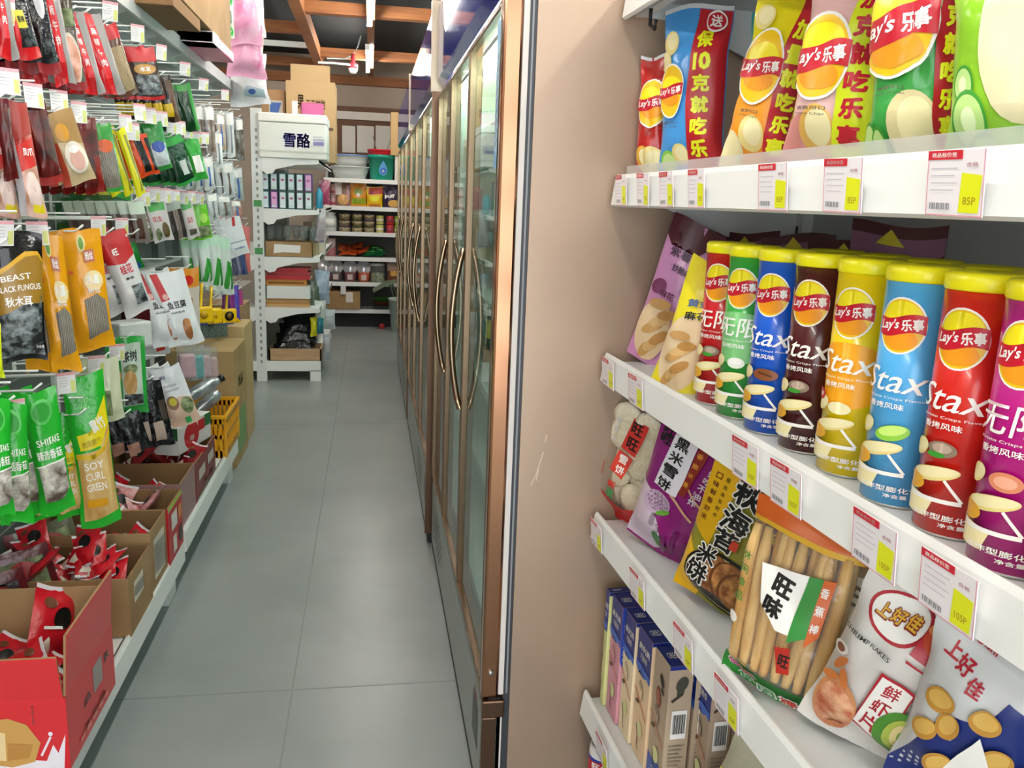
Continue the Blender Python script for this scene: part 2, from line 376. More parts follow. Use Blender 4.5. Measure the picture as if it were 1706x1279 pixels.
# ================================================================ fridges
BRONZE = mat('#a87c5f', rough=.16, metal=1.0); BRONZED = mat('#6e5444', rough=.3, metal=.9); CHAMP = mat('#b8a08b', rough=.38, metal=.5, noise='#ad9581', nscale=1.5)
STEELB = mat('#a2a79f', rough=.3, metal=.75); FASCIA = mat('#1d2c86', rough=.05, spec=.06); GASKET = mat('#d8d2cc', rough=.5); DARK = mat('#1a1a1c', rough=.5)
LINER = mat('#dfeee6', rough=.4); GLASS = clear('#eef8f3', .012, 1.5); DOORM = mat('#8a745e', rough=.25, metal=.9)
def fridge(label, y0, y1, xf, mull, handles, ztop=2.26, near=False):
    t = thing('display_fridge', label, 'fridge', (xf, y0, 0)); L = y1 - y0; D = .70; zb, zt = .36, 1.905
    c = MB()
    c.box(.062 if near else .045, 0, .06, D, .02, ztop - .02, CHAMP); c.box(.045, L - .02, .06, D, L, ztop - .02, BRONZED); c.box(D - .03, .02, .06, D, L - .02, zt, LINER)
    c.box(.05, .02, zb - .04, D - .03, L - .02, zb, LINER); c.box(.05, .02, zt, D - .03, L - .02, ztop - .02, LINER)
    c.box(.05, .02, zb, D - .03, .035, zt, LINER); c.box(.05, L - .035, zb, D - .03, L - .02, zt, LINER)
    c.box(.03, .03, .0, D - .05, L - .03, .06, DARK)
    if near:
        a = Art(1, 1); SCR = mat('#d9c8b6', rough=.5)
        def scr(pts): a.line([((q.x - xf), q.z) for q in [ony(px, py, y0) for px, py in pts]], .0022, SCR)
        for pts in ([(950, 15), (957, 50), (962, 22)], [(930, 60), (962, 78)], [(953, 45), (940, 72)], [(905, 752), (893, 790), (884, 808)], [(897, 780), (893, 800)], [(988, 335), (983, 358), (992, 368)], [(900, 110), (925, 80)], [(982, 400), (990, 408)], [(908, 735), (926, 640)]): scr(pts)
        a.wrap(c, lambda x, y: (x, 0, y), 9, 9)
    c.build('cabinet', t)
    f = MB()
    f.prism([(.012, zt + .03), (-.008, zt + .06), (-.008, ztop - .03), (.01, ztop), (.05, ztop), (.05, zt + .03)], 'y', .004 if near else .03, L - .004, FASCIA)
    f.build('fascia', t)
    for ya, yb in (() if near else ((0, .03),)): MB().prism([(-.012, zt + .02), (-.014, ztop + .004), (.05, ztop + .004), (.05, zt + .02)], 'y', ya, yb, mat('#b7a893', rough=.3, metal=.5)).build('fascia_end', t)
    bp = MB(); bp.box(0, .0, .05, .045, L, .315, STEELB, .004); bp.box(.004, 0, .012, .04, L, .05, DARK)
    g = Art(L, 1.0); V = ink('#101312')
    yv = L - .50 if near else .40
    for i in range(7):
        for j in range(9):
            if abs(j - 4) + abs(i - 3) <= 5.2: g.ell(.5 - (yv + i * .056 + (j % 2) * .028) / L, .11 + j * .019, .017 / L, .0062, V, n=10); g.ly = 0
    g.rect(.5 - .19 / L, .15, .5 - .09 / L, .265, BLACK); g.rect(.5 - .17 / L, .27, .5 - .11 / L, .285, ink('#8d2a25'))
    g.wrap(bp, lambda x, y: (0, L / 2 - x, y), 9, 9); bp.build('base_cover', t)
    MB().box(.012, .004, .315, .04, L - .004, .35, DARK).build('base_gap', t)
    ys = [.0] + [m - y0 for m in mull] + [L]
    for i in range(len(ys) - 1):
        a, b = ys[i] + (.035 if i == 0 and near else .004), ys[i + 1] - .004; d = MB(); w = .014
        d.box(-.006, a, .352, .03, a + w, zt, DOORM, .003); d.box(-.006, b - w, .352, .03, b, zt, DOORM, .003)
        d.box(-.006, a + w, .352, .03, b - w, .352 + w, DOORM, .003); d.box(-.006, a + w, zt - w, .03, b - w, zt, DOORM, .003)
        do = d.build('door', t)
        MB().box(.004, a + w - .004, .352 + w - .004, .012, b - w + .004, zt - w + .004, GLASS).build('door_glass', do)
        hy = [h - y0 for h in handles if a - .03 <= h - y0 < b - .03]
        for h in hy:
            m = MB(); pts = []
            for k in range(15):
                q = k / 14; pts.append((-.008 - .030 * math.sin(math.pi * q) ** .8, h, .905 + q * .465))
            m.tube(pts, .009, mat('#a98f76', rough=.2, metal=1.0), 8); m.build('door_handle', do)
    if not near: MB().box(-.008, -.003, .05, .05, .004, 1.925, BRONZED).build('side_trim', t)
    if near:
        k = MB(); k.box(-.006, .0, .352, .034, .033, zt + .0, BRONZE, .006); k.build('corner_trim', t)
        k = MB(); k.box(.034, .0, .36, .046, .03, zt, GASKET); k.box(.046, .006, .06, .062, .03, ztop - .03, mat('#3a3d42', rough=.4)); k.box(.052, .003, .36, .056, .006, zt, mat('#8a8d90', rough=.4)); k.build('door_gasket', t)
        k = MB(); k.box(-.003, -.002, .05, .032, .02, .30, BRONZED, .003); k.box(.032, 0, .05, .045, .02, .315, GASKET); k.box(-.004, -.004, .30, .05, .03, .345, BRONZED, .004); k.build('base_corner', t)
        k = MB(); k.lathe([(.0, -.008), (.006, -.007), (.007, 0)], STEELB, 12, c=(.014, 0, .42), axis='y'); k.build('screw', t)
    MB().box(.05, .04, 1.865, .075, L - .04, 1.885, mat('#f0fff8', emit=22.0)).build('interior_lamp', t)
    for z in (.62, .90, 1.18, 1.46, 1.72):
        s = MB(); s.box(.10, .035, z, D - .03, L - .035, z + .012, mat('#eef3f0', rough=.35)); s.box(.095, .035, z - .012, .102, L - .035, z + .016, mat('#f4f7f5', rough=.3)); s.build('wire_shelf', t)
    return t
fa = fridge('nearest glass-door display fridge with copper corner trim and champagne side panel', 1.77, 3.47, .268, (2.385, 2.935), (2.385, 2.935), near=True)
fridge('second display fridge along the aisle with blue fascia, behind the copper-trimmed one', 3.53, 5.50, .25, (4.2, 4.85), (4.2, 4.85))
fridge('farthest display fridge, beside the grey bin and the back shelf', 5.55, 7.9, .25, (6.3, 7.1), (6.3, 7.1))
st = MB(); p = onx(836, 42, .262); q = onx(830, 126, .262)
g = Art(.05, .30); BLU = ink('#5f9fd0')
g.rect(-.5, 0, .5, 1, ink('#a8cbe0')); g.ell(0, .9, .6, .09, BLU); g.ell(0, .06, .5, .06, BLU)
for i in range(9): g.line([(-.4, .15 + i * .07), (.4, .2 + i * .07)], .08, ink('#4d6fa0'))
g.wrap(st, lambda x, y: (.2610, 1.826 - x * .8, 1.57 + y), 9, 9, eps=.0001)
tag(st.build('sticker_strip'), 'pale blue sticker strip inside the nearest fridge door', 'sticker')
bottles = []
def fridge_bottle(x, y, z, c, cap, label, grp):
    if not bottles:
        pass
    m = MB(); m.lathe([(.028, 0), (.031, .01), (.031, .11), (.026, .14), (.012, .17), (.012, .185)], mat(c, rough=.2), 14, c=(0, 0, 0)); o = m.build('drink_bottle', loc=(x, y, z)); tag(o, label, 'bottle', grp)
    MB().lathe([(.014, .18), (.014, .2), (0, .2)], ink(cap), 12).build('bottle_cap', o); bottles.append(o); return o
for z, c, cap, nm in ((.632, '#d9efe6', '#2c9a84', 'pale bottle with teal cap on the lowest fridge shelf'), (.912, '#35b39a', '#e8efe9', 'teal bottle behind the glass on the second fridge shelf'), (1.192, '#cdd9e8', '#5066b8', 'pale blue bottle behind the glass at handle height'), (1.472, '#e6d58a', '#d6a52a', 'yellow bottle behind the glass on the upper fridge shelf')):
    pr = fridge_bottle(.50, 1.98, z, c, cap, nm, nm + 's')
    for k in range(1, 13):
        if random.random() < .72: bottles.append(dup(pr, (.50 + random.uniform(-.01, .01), 1.98 + k * .105, z)))

# ================================================================ the snack shelf beside the fridge
TH = .042
sg = thing('gondola_shelf', 'white five-tier snack shelf standing against the champagne fridge side', 'shelf', (.515, 1.745, 0), (0, 0, TH))
RB = (1.875, 1.507, 1.13, .762, .312); LEN = 2.3
for i, z in enumerate(RB):
    dep = .43
    MB().box(.0, -LEN, z + .028, dep, 0, z + .040, mat('#c6cac9', rough=.35)).box(.01, -LEN, z, .03, 0, z + .03, WHITE2).build('shelf_deck', sg)
    r = MB(); r.prism([(-.016, z - .002), (-.010, z - .006), (.002, z + .0), (.0, z + .058), (-.005, z + .060), (-.009, z + .052)], 'y', -LEN, .006, WHITE); r.build('price_rail', sg)
    k = MB(); k.prism([(.02, z + .03), (dep, z + .03), (dep, z - .12), (dep - .05, z - .11), (.10, z - .005), (.02, z)], 'y', -.012, -.008, WHITE2); k.build('shelf_bracket', sg)
MB().box(.43, -LEN, .02, .45, .0, 2.1, mat('#b4bbbf', rough=.45)).build('back_panel', sg)
for y in (-.02, -.93, -1.85):
    u = MB(); u.box(.405, y - .02, 0, .432, y + .02, 2.1, WHITE2)
    for k in range(40): u.box(.4035, y - .004, .1 + k * .05, .4055, y + .004, .125 + k * .05, BLACK)
    u.build('upright', sg)
MB().box(.02, -LEN, .0, .43, 0, .09, WHITE2).build('plinth', sg)
gd = MB(); gd.box(.012, -LEN, 1.547, .015, -.0, 1.585, clear('#f4f4f4', .05, 1.45, body=.28)); gd.build('clear_riser', sg)
def sgx(y): return .515 + (1.745 - y) * TH
hk = MB(); h0 = onx(1085, 10, .53); hk.tube([(0, 0, .03), (0, 0, 0), (0, -.03, -.012), (0, -.035, .004)], .004, DARK, 6)
tag(hk.build('display_hook', loc=(.53, h0.y, 1.845)), 'small black hook under the highest snack shelf', 'hook')

TAGW, TAGH = .075, .060
RED = ink('#d8283a'); TGY = ink('#eaf01e'); TPK = ink('#e8a0ae'); GREYT = ink('#8d8f93')
def tag_mesh(price, k=1.0):
    mb = MB(); w, h = TAGW * k, TAGH
    mb.box(-w / 2, -.0006, 0, w / 2, .0006, h, ink('#f6f1f4'))
    g = Art(w, h); g.rect(-.5, 0, .5, .02, TPK); g.rect(-.5, 0, -.485, 1, TPK); g.rect(.485, 0, .5, 1, TPK)
    g.rect(-.5, .86, .12, 1, RED); g.text('商品标价签', -.2, .93, .075, INKW, .45); g.ly = 2
    for i in range(4): g.rect(-.42, .72 - i * .11, .05 - .05 * (i % 2), .735 - i * .11, ink('#c9c4ce'))
    for i in range(9): g.rect(-.42 + i * .045, .1, -.40 + i * .045 + .012 * (i % 2), .2, GREYT)
    g.ly = 4; g.poly([(.1, .06), (.44, .06), (.47, .62), (.13, .66)], TGY); g.text(price, .28, .24, .12, ink('#b7a21c'), .22)
    g.text('合格', .3, .78, .07, ink('#c9a0a8'), .2)
    g.wrap(mb, lambda x, y: (x, -.0006, y), 99, 99, eps=.00012); return mb
_tm = {}
def price_tag(px, py, z, price, label, k=1.0):
    p = onx(px, py, sgx(1.2)); p = onx(px, py, sgx(p.y)); key = (price, k)
    if key not in _tm: _tm[key] = tag_mesh(price, k).mesh('price_tag')
    o = bpy.data.objects.new('price_tag', _tm[key]); COL.objects.link(o)
    o.location = (sgx(p.y) - .019, p.y, z - .003); o.rotation_euler = (.10, random.uniform(-.03, .03), -math.pi / 2 + TH); tag(o, label, 'price tag', 'price tags on the snack shelf rails')
TN = 'price tag on the '
for (px, py), pr, l in zip(((1050, 318), (1088, 314), (1130, 310), (1182, 306), (1315, 300), (1436, 292), (1630, 288)), ('65P', '75P', '75P', '75P', '85P', '85P', '85P'),
        ('chip bag rail under the dark red bag', 'chip bag rail under the blue bag', 'chip bag rail, second tag under the blue bag', 'chip bag rail under the red strip of the blue bag', 'chip bag rail under the pink bag', 'chip bag rail under the lime strip of the pink bag', 'chip bag rail under the cucumber bag')):
    price_tag(px, py, RB[1], pr, TN + l, .8 if px < 1200 else 1)
for (px, py), pr, l in zip(((1027, 618), (1076, 650), (1266, 770), (1336, 815), (1487, 910), (1612, 990)), ('55P', '65P', '105P', '105P', '105P', '105P'),
        ('canister rail under the pink snack bag', 'canister rail under the yellow twist bag', 'canister rail under the blue canister', 'canister rail under the brown canister', 'canister rail under the light blue canister', 'canister rail under the red canister beside the magenta one')):
    price_tag(px, py, RB[2], pr, TN + l)
for (px, py), pr, l in zip(((1008, 880), (1080, 968), (1160, 1065), (1235, 1160)), ('45P', '60P', '65P', '6P'),
        ('rice cracker rail under the clear cracker bag', 'rice cracker rail under the purple bag', 'rice cracker rail under the yellow seaweed bag', 'rice cracker rail under the breadstick bag')):
    price_tag(px, py, RB[3], pr, TN + l)
price_tag(1018, 1238, RB[4], '45P', TN + 'lowest rail under the wafer boxes')

# ---- printed motifs
CHIP = ink('#ecd98c'); CHIP2 = ink('#f4e9b4'); GOLD = ink('#f2c313'); LEMON = ink('#f6e51a'); ORNG = ink('#f09a1c'); LRED = ink('#c4142c'); GRN = ink('#3f9c33'); LGRN = ink('#8fd044'); BRN = ink('#6b3f22')
def logo(a, x, y, r, k=1.12, cn=True, en="Lay's"):
    rx, ry = r / a.w, r / a.h
    a.ell(x, y, rx * 1.08, ry * k * 1.07, INKW); a.ell(x, y, rx, ry * k, GOLD)
    a.ell(x, y + ry * .42, rx * .82, ry * .62, LEMON); a.ell(x + rx * .05, y - ry * .55, rx * .72, ry * .45, ORNG)
    p = []
    for i in range(13): q = -1.04 + 2.08 * i / 12; p.append((x + rx * q, y + ry * (.40 + .13 * math.sin(q * 2.6))))
    for i in range(13): q = 1.04 - 2.08 * i / 12; p.append((x + rx * q, y + ry * (-.36 + .13 * math.sin(q * 2.6))))
    a.poly(p, LRED)
    a.text(en, x - rx * .48, y - ry * .02, ry * .52, INKW, rx * .92, 6, .02, .25); a.ly -= 1
    if cn: a.text('乐事', x + rx * .50, y + ry * .08, ry * .50, INKW, rx * .86, 6, .03)
    else: a.ly += 1
def chips(a, x, y, s, m=CHIP):
    a.ell(x, y, s / a.w, s * 1.35 / a.h, m, 20); a.ell(x + s * .1 / a.w, y + s * .15 / a.h, s * .7 / a.w, s * .95 / a.h, CHIP2, 20)
def chip_art(base2, w, h, logoxy, panel=None, chars='', cm=None, extra=None, logor=.05, k=1.12, p0=.17):
    a = Art(w, h)
    if base2: a.ell(0, .22, .62, .26, base2)
    a.rect(-.5, 0, .5, .025, ink('#cfd4d6')); a.rect(-.5, .975, .5, 1, ink('#d9dcdd'))
    if extra: extra(a)
    if panel:
        a.poly([(p0, .03), (.5, .03), (.5, .97), (p0 + .03, .97), (p0 - .02, .6)], panel)
        a.vtext(chars, (p0 + .02 + min(.5, p0 + .32)) / 2, .80, .095, .118, cm, min(.24, (.48 - p0) * .8), .05)
    logo(a, logoxy[0], logoxy[1], logor, k)
    a.text('香脆可口', logoxy[0], logoxy[1] - logor * k * 1.25 / h, .018, ink('#55483c'), .3); a.text('Potato Chips', logoxy[0], logoxy[1] - logor * k * 1.25 / h - .026, .012, ink('#55483c'), .3, 0, .01)
    return a
def shelf_bag(label, cat, phi, top, bot, wpx, zs, t, base, artfn, seed, kind='pillow', name='chip_bag', back=None, push=0.0, group=None, wk=1.0, hk=1.0, xs=.625, parts=None, nu=16, nv=24):
    loc, rot, w, h = stand_pose(phi, top, bot, wpx, zs, xs if zs == Z1 else None); w *= wk; h *= hk
    if zs == Z1: h += loc.z - zs
    mb = bag_mesh(w, h, t, base, artfn(w, h) if artfn else None, back, seed, kind, nu, nv)
    o = mb.build(name, loc=(loc.x + push, loc.y, zs + .001), rot=rot); tag(o, label, cat, group)
    if parts: parts(o, w, h)
    return o
Z1, Z2, Z3, Z4 = 1.548, 1.171, .803, .353
SIL = mat('#b9bfc4', rough=.25, metal=.6, bump=.3, bscale=24)
# ---- top row: potato chip bags
def ex_blue(a):
    chips(a, -.34, .80, .017); chips(a, -.40, .70, .015); a.ell(-.3, .13, .13, .07, LGRN, 20); a.ell(-.3, .13, .10, .05, ink('#cfe79a'), 20); chips(a, -.1, .17, .017)
shelf_bag('dark red crisp bag tucked behind the blue bag on the top row', 'crisp bag', 42, (1094, 92), (1082, 292), 46, Z1, .04, film('#b5221f'), lambda w, h: chip_art(None, w, h, (.1, .62), None, logor=.03, k=1.5, extra=lambda a: (chips(a, -.1, .2, .02, ink('#e3a93c')), chips(a, .25, .14, .03))), 3, xs=.572, wk=1.1)
shelf_bag('teal packet peeking out behind the blue crisp bag', 'snack packet', 42, (1222, 4), (1212, 255), 60, Z1, .05, film('#2f9c9c'), None, 4, push=.07)
shelf_bag('blue crisp bag with red side panel on the top row', 'crisp bag', 46, (1165, 12), (1150, 288), 100, Z1, .06, film('#4a9be0'), lambda w, h: (lambda a: (a.ell(.3, .90, .14, .07, INKW), a.ell(.3, .90, .12, .058, LRED), a.text('送', .3, .90, .08, INKW, .16, 0, .03), a)[-1])(chip_art(None, w, h, (-.26, .53), ink('#b81c26'), ('保', '10', '克', '就', '吃', '乐'), TGY, ex_blue, .027, 1.75, .02)), 5, wk=1.12)
shelf_bag('red crisp bag half hidden between the blue and yellow bags', 'crisp bag', 42, (1250, 50), (1240, 262), 75, Z1, .05, film('#a8202a'), lambda w, h: chip_art(None, w, h, (-.1, .66), None), 6, push=.085)
def ex_yel(a): a.ell(0, .3, .5, .28, ORNG); chips(a, -.36, .16, .024, ink('#e9e2b4')); chips(a, -.02, .26, .022); chips(a, -.3, .86, .016)
shelf_bag('yellow crisp bag leaning beside the blue one', 'crisp bag', 44, (1316, -12), (1248, 264), 96, Z1, .06, film('#e9da18'), lambda w, h: chip_art(None, w, h, (-.10, .60), ink('#b81c26'), '加量就吃乐事', TGY, ex_yel, .036, 1.5, .20), 8, wk=1.14)
def ex_pink(a): a.ell(-.25, .12, .4, .18, ink('#d08a84')); chips(a, -.12, .22, .026, ink('#e5b65c'))
shelf_bag('pink crisp bag with lime yellow side panel', 'crisp bag', 42, (1440, -70), (1378, 252), 150, Z1, .065, film('#e3b8b4'), lambda w, h: chip_art(None, w, h, (-.20, .55), ink('#d8e61c'), '加克就吃乐事', LRED, ex_pink, .042, 1.25, .06), 9, wk=1.1)
def ex_gr(a):
    a.ell(-.1, .95, .6, .3, ink('#a9d49b')); chips(a, .08, .22, .030, ink('#e2d5a0'))
    for x, y in ((-.40, .16), (-.28, .14)): a.ell(x, y, .09, .10, GRN, 10); a.ell(x, y, .07, .085, ink('#bfe08a'), 10)
shelf_bag('green crisp bag with cucumber slices, top row', 'crisp bag', 40, (1548, -80), (1520, 244), 148, Z1, .065, film('#3fa54a'), lambda w, h: chip_art(None, w, h, (-.16, .66), ink('#b01722'), '加克就吃乐事', TGY, ex_gr, .044, 1.2, .28), 11, wk=1.12)
def ex_lime(a):
    a.ell(.25, .62, .42, .42, ink('#e6dcb0'))
    for x, y, r in ((-.30, .40, .11), (-.22, .24, .16), (-.1, .10, .10)): a.ell(x, y, r, r * .82, GRN, 10); a.ell(x, y, r * .84, r * .68, ink('#b9dd86'), 10); a.ell(x, y, r * .4, r * .34, ink('#dcefb8'), 10)
shelf_bag('lime green crisp bag with large cucumber print at the rail end', 'crisp bag', 38, (1690, -90), (1668, 240), 170, Z1, .065, film('#8fc92e'), lambda w, h: chip_art(None, w, h, (.1, 1.4), None, extra=ex_lime), 12, wk=1.15)

# ---- canisters
CR, CH = .0400, .264
def can_art(base, stax, extra, mid=None):
    a = Art(2 * math.pi * CR, CH); u = 1 / a.w
    if mid: a.ell(0, .5, .26, .16, mid)
    logo(a, -.0, .80, .027)
    a.ell(.30, .905, .075, .018, LRED); a.ell(.32, .925, .03, .015, ORNG); a.text('百事食品', .30, .903, .016, INKW, .10)
    if stax: a.text('Stax', .0, .565, .105, INKW, .30, 0, .004, .35)
    else: a.text('无限', .0, .565, .115, INKW, .29, 0, .01, .12)
    a.text('Potato Crisps Flavour', .02, .485, .014, INKW, .28, 0, .0); a.text('香烤风味', -.02, .452, .028, INKW, .17)
    a.ell(-.11, .35, .05, .036, CHIP, 25); a.ell(-.10, .355, .04, .026, CHIP2, 25); extra(a)
    a.ell(-.03, .255, .115, .030, CHIP, 12); a.ell(-.02, .262, .10, .022, CHIP2, 12); a.ell(-.12, .205, .07, .035, ink('#e3a82c')); a.poly([(-.20, .175), (.0, .155), (-.03, .075), (-.15, .075)], CHIP2)
    a.line([(-.25, .18), (-.1, .150), (.10, .155)], .018, INKW); a.line([(.03, .24), (.10, .16)], .012, INKW)
    a.poly([(.15, .19), (.25, .19), (.25, .12), (.20, .105), (.15, .12)], ink('#3a73c0')); a.rect(.16, .125, .24, .15, INKW); a.text('营养', .2, .168, .018, INKW, .07)
    a.text('油炸型膨化食品', .06, .088, .026, INKW, .30); a.text('净含量 104克', .12, .058, .018, INKW, .18)
    return a
def steak(a): a.ell(-.0, .36, .06, .032, ink('#8c7a68')); a.ell(.0, .365, .04, .02, ink('#b9a492')); a.ell(-.02, .335, .04, .012, GRN)
def onion(a): a.ell(.02, .35, .055, .034, ink('#e7f0de')); a.ell(.02, .36, .04, .02, INKW)
def pork(a): a.ell(.02, .35, .075, .034, ink('#8a4f28')); a.line([(-.02, .36), (.06, .345)], .012, ink('#5c3015'))
def limex(a): a.ell(.03, .335, .075, .035, LGRN, 15); a.ell(.03, .345, .06, .022, ink('#c9ee7a'), 15)
def tomat(a): a.ell(.02, .345, .06, .036, ink('#e08a66')); a.ell(.02, .345, .04, .022, ink('#f0b090'))
def salted(a): a.ell(.0, .34, .06, .03, CHIP2); a.ell(-.14, .39, .05, .03, LRED); a.text('分享', -.14, .39, .022, INKW, .07)
CANS = (('red', '#c2161c', 0, steak, None, (1185, 668), 'red crisp canister next to the yellow twist bag'), ('green', '#2f9e3a', 0, onion, '#7cc47a', (1222, 690), 'green crisp canister between the red and blue ones'),
        ('blue', '#1258c8', 1, pork, None, (1270, 715), 'royal blue crisp canister beside the brown one'), ('brown', '#4c1416', 1, steak, None, (1330, 745), 'dark brown crisp canister in a loose sleeve'),
        ('yellow', '#eccf08', 1, salted, '#f5a81c', (1398, 783), 'yellow crisp canister beside the brown one'), ('light blue', '#4fa9e2', 1, limex, None, (1475, 830), 'light blue crisp canister with lime print'),
        ('scarlet', '#cf1f14', 1, steak, None, (1568, 880), 'red crisp canister beside the magenta one'), ('magenta', '#b3107c', 0, tomat, None, (1665, 940), 'magenta crisp canister with tomato print'))
LIDM = mat('#fbf216', rough=.3); RIM = mat('#d9d9d2', rough=.3, metal=.6)
def canister(c, stax, ex, mid, label, loc, group=None):
    mb = MB(); m = mat(c, rough=.24, coat=.3); mb.lathe([(CR - .001, 0), (CR - .001, .003)], RIM, 40); mb.lathe([(CR, .003), (CR, CH)], m, 40)
    a = can_art(c, stax, ex, ink(mid) if mid else None); psi = math.atan2(-loc[1], -loc[0]) - math.radians(28)   # artwork turned towards the aisle
    a.wrap(mb, lambda x, y: (CR * math.cos(psi + x / CR), CR * math.sin(psi + x / CR), y), .007, 99, eps=.0002)
    o = mb.build('crisp_canister', loc=loc); tag(o, label, 'canister', group)
    MB().lathe([(CR + .0005, CH - .004), (CR + .0018, CH - .002), (CR + .0018, CH + .011), (CR - .002, CH + .015), (CR - .006, CH + .013), (0, CH + .013)], LIDM, 40).build('lid', o)
    return o
cans = []
for nm, c, s, ex, mid, (px, py), l in CANS:
    p = onz(px, py, Z2); cans.append(canister(c, s, ex, mid, l, (p.x + .012, p.y, Z2)))
for i, o in enumerate(cans[2:]):
    dup(o, (o.location.x + .086, o.location.y + .012, Z2), label='yellow-lidded canister in the second row behind the front canisters', group='canisters in the second row')
p = cans[-1].location
dup(cans[0], (p.x + .0, p.y - .094, Z2), label='yellow-lidded canister cut by the edge of the picture beside the magenta one')
# ---- bags at the end of the canister row
def twist(a, base):
    for i in range(7): a.ell(-.1 + .1 * (i % 3), .10 + .055 * i, .22, .035, ink(('#c89a5c', '#d8b074', '#b98848')[i % 3]), 60 - 8 * i)
def art_pinktwist(w, h):
    a = Art(w, h); a.poly([(-.5, .86), (-.35, .80), (-.25, .86), (-.1, .80), (0, .87), (.15, .80), (.3, .87), (.5, .82), (.5, 1), (-.5, 1)], ink('#571a2c'))
    a.text('紫薯', -.12, .77, .06, ink('#4a2a4a'), .4, 0, .03); a.text('妙脆麻花', .08, .68, .05, ink('#4a2a4a'), .5, 0, .03); a.ell(-.28, .53, .16, .05, ink('#7c2f5e'), 20); a.text('麻花', -.05, .50, .05, ink('#5a2138'), .3)
    a.ell(-.1, .24, .34, .22, ink('#e3c9a0')); twist(a, 0); return a
shelf_bag('pink twist snack bag at the fridge end of the canister row', 'snack bag', 48, (1158, 374), (1072, 604), 66, Z2, .05, film('#cf8fc0'), art_pinktwist, 13, 'stand', 'snack_bag', push=.012, wk=1.35)
def art_yeltwist(w, h):
    a = Art(w, h); a.ell(0, .30, .48, .30, ink('#e3c9a0')); twist(a, 0); a.text('黄金', -.0, .70, .06, ink('#3a5a8a'), .45, 15, .03); a.text('麻花', .05, .61, .06, BLACK, .45, 15, .03); return a
shelf_bag('yellow twist snack bag leaning on the red canister', 'snack bag', 40, (1205, 440), (1128, 648), 75, Z2, .045, film('#e6d72a'), art_yeltwist, 14, 'stand', 'snack_bag', push=-.01, wk=1.1)
def art_maroon(w, h):
    a = Art(w, h); a.poly([(-.5, .82), (-.3, .88), (-.1, .80), (.1, .88), (.3, .80), (.5, .86), (.5, .94), (-.5, .94)], ink('#8a5a78')); a.rect(-.5, .94, .5, 1, ink('#4b1220')); a.poly([(-.2, .90), (-.05, .98), (.1, .90)], ink('#d8c72a')); return a
for k, (px, py, xx) in enumerate(((1245, 385, .79), (1335, 392, .80), (1430, 405, .80), (1500, 372, .83))):
    p = onx(px, py, xx); h = p.z - Z2; w = .15
    mb = bag_mesh(w, h, .05, film('#4a1422'), art_maroon(w, h), None, 40 + k, 'stand', 10, 14)
    tag(mb.build('snack_bag', loc=(xx, p.y, Z2), rot=(0, random.uniform(-.05, .05), math.radians(-55))), ('dark maroon snack bag standing behind the red and green canisters', 'dark maroon snack bag standing behind the brown canister', 'dark maroon snack bag standing behind the yellow canister', 'dark brown snack bag, tallest behind the light blue canister')[k], 'snack bag')
# ---- third row: crackers, breadsticks, shrimp flakes
CLR = clear('#fbfaf4', .10, 1.5, .5, 34.0, body=.06)
def disc_parts(o, w, h, n, m, t):
    R = random.Random(5)
    for k in range(n):
        z = h * (.22 + .68 * (k // 2) / max(1, (n - 1) // 2)) ; x = (-.18 if k % 2 else .18) * w
        mb = MB(); r = w * .23; mb.lathe([(0, -.006), (r * .7, -.006), (r, -.002), (r * .95, .005), (r * .5, .008), (0, .007)], m, 18, axis='y')
        mb.build('rice_cracker', o, (x, R.uniform(-.006, .006), min(z, h * .86)), (R.uniform(-.25, .25), R.uniform(-.5, .5), R.uniform(-.25, .25)))
def art_cracker(w, h):
    a = Art(w, h); a.poly([(-.5, 0), (.5, 0), (.5, .22), (.2, .17), (-.2, .2), (-.5, .26)], ink('#c9211f'))
    a.poly([(-.06, .92), (.22, .90), (.16, .62), (-.12, .64)], ink('#d2362c')); a.vtext('旺旺', .05, .84, .10, .13, BLACK, .20, .03)
    a.poly([(-.12, .62), (.15, .60), (.08, .40), (-.02, .42), (-.16, .44)], ink('#d24030')); a.vtext('雪饼', .0, .56, .07, .09, INKW, .15, .02)
    a.vtext('香脆米', -.28, .82, .06, .075, ink('#dcd6cf'), .10, .03); a.rect(-.38, .34, -.30, .46, ink('#b04436')); a.text('脆', -.05, .25, .08, ink('#3d8a4a'), .16, 0, .04); a.text('新', -.05, .33, .06, ink('#d2362c'), .16, 0, .04)
    return a
WCRK = mat('#e6d9b8', rough=.7, noise='#f3ecd8', nscale=90, bump=.4, bscale=160)
shelf_bag('clear rice cracker bag with red base and red label, next to the fridge side', 'rice cracker bag', 30, (1072, 680), (1030, 862), 84, Z3, .075, CLR, art_cracker, 21, 'heavy', 'cracker_bag', wk=1.12, parts=lambda o, w, h: disc_parts(o, w, h, 10, WCRK, .05))
PUR = film('#8c1f74')
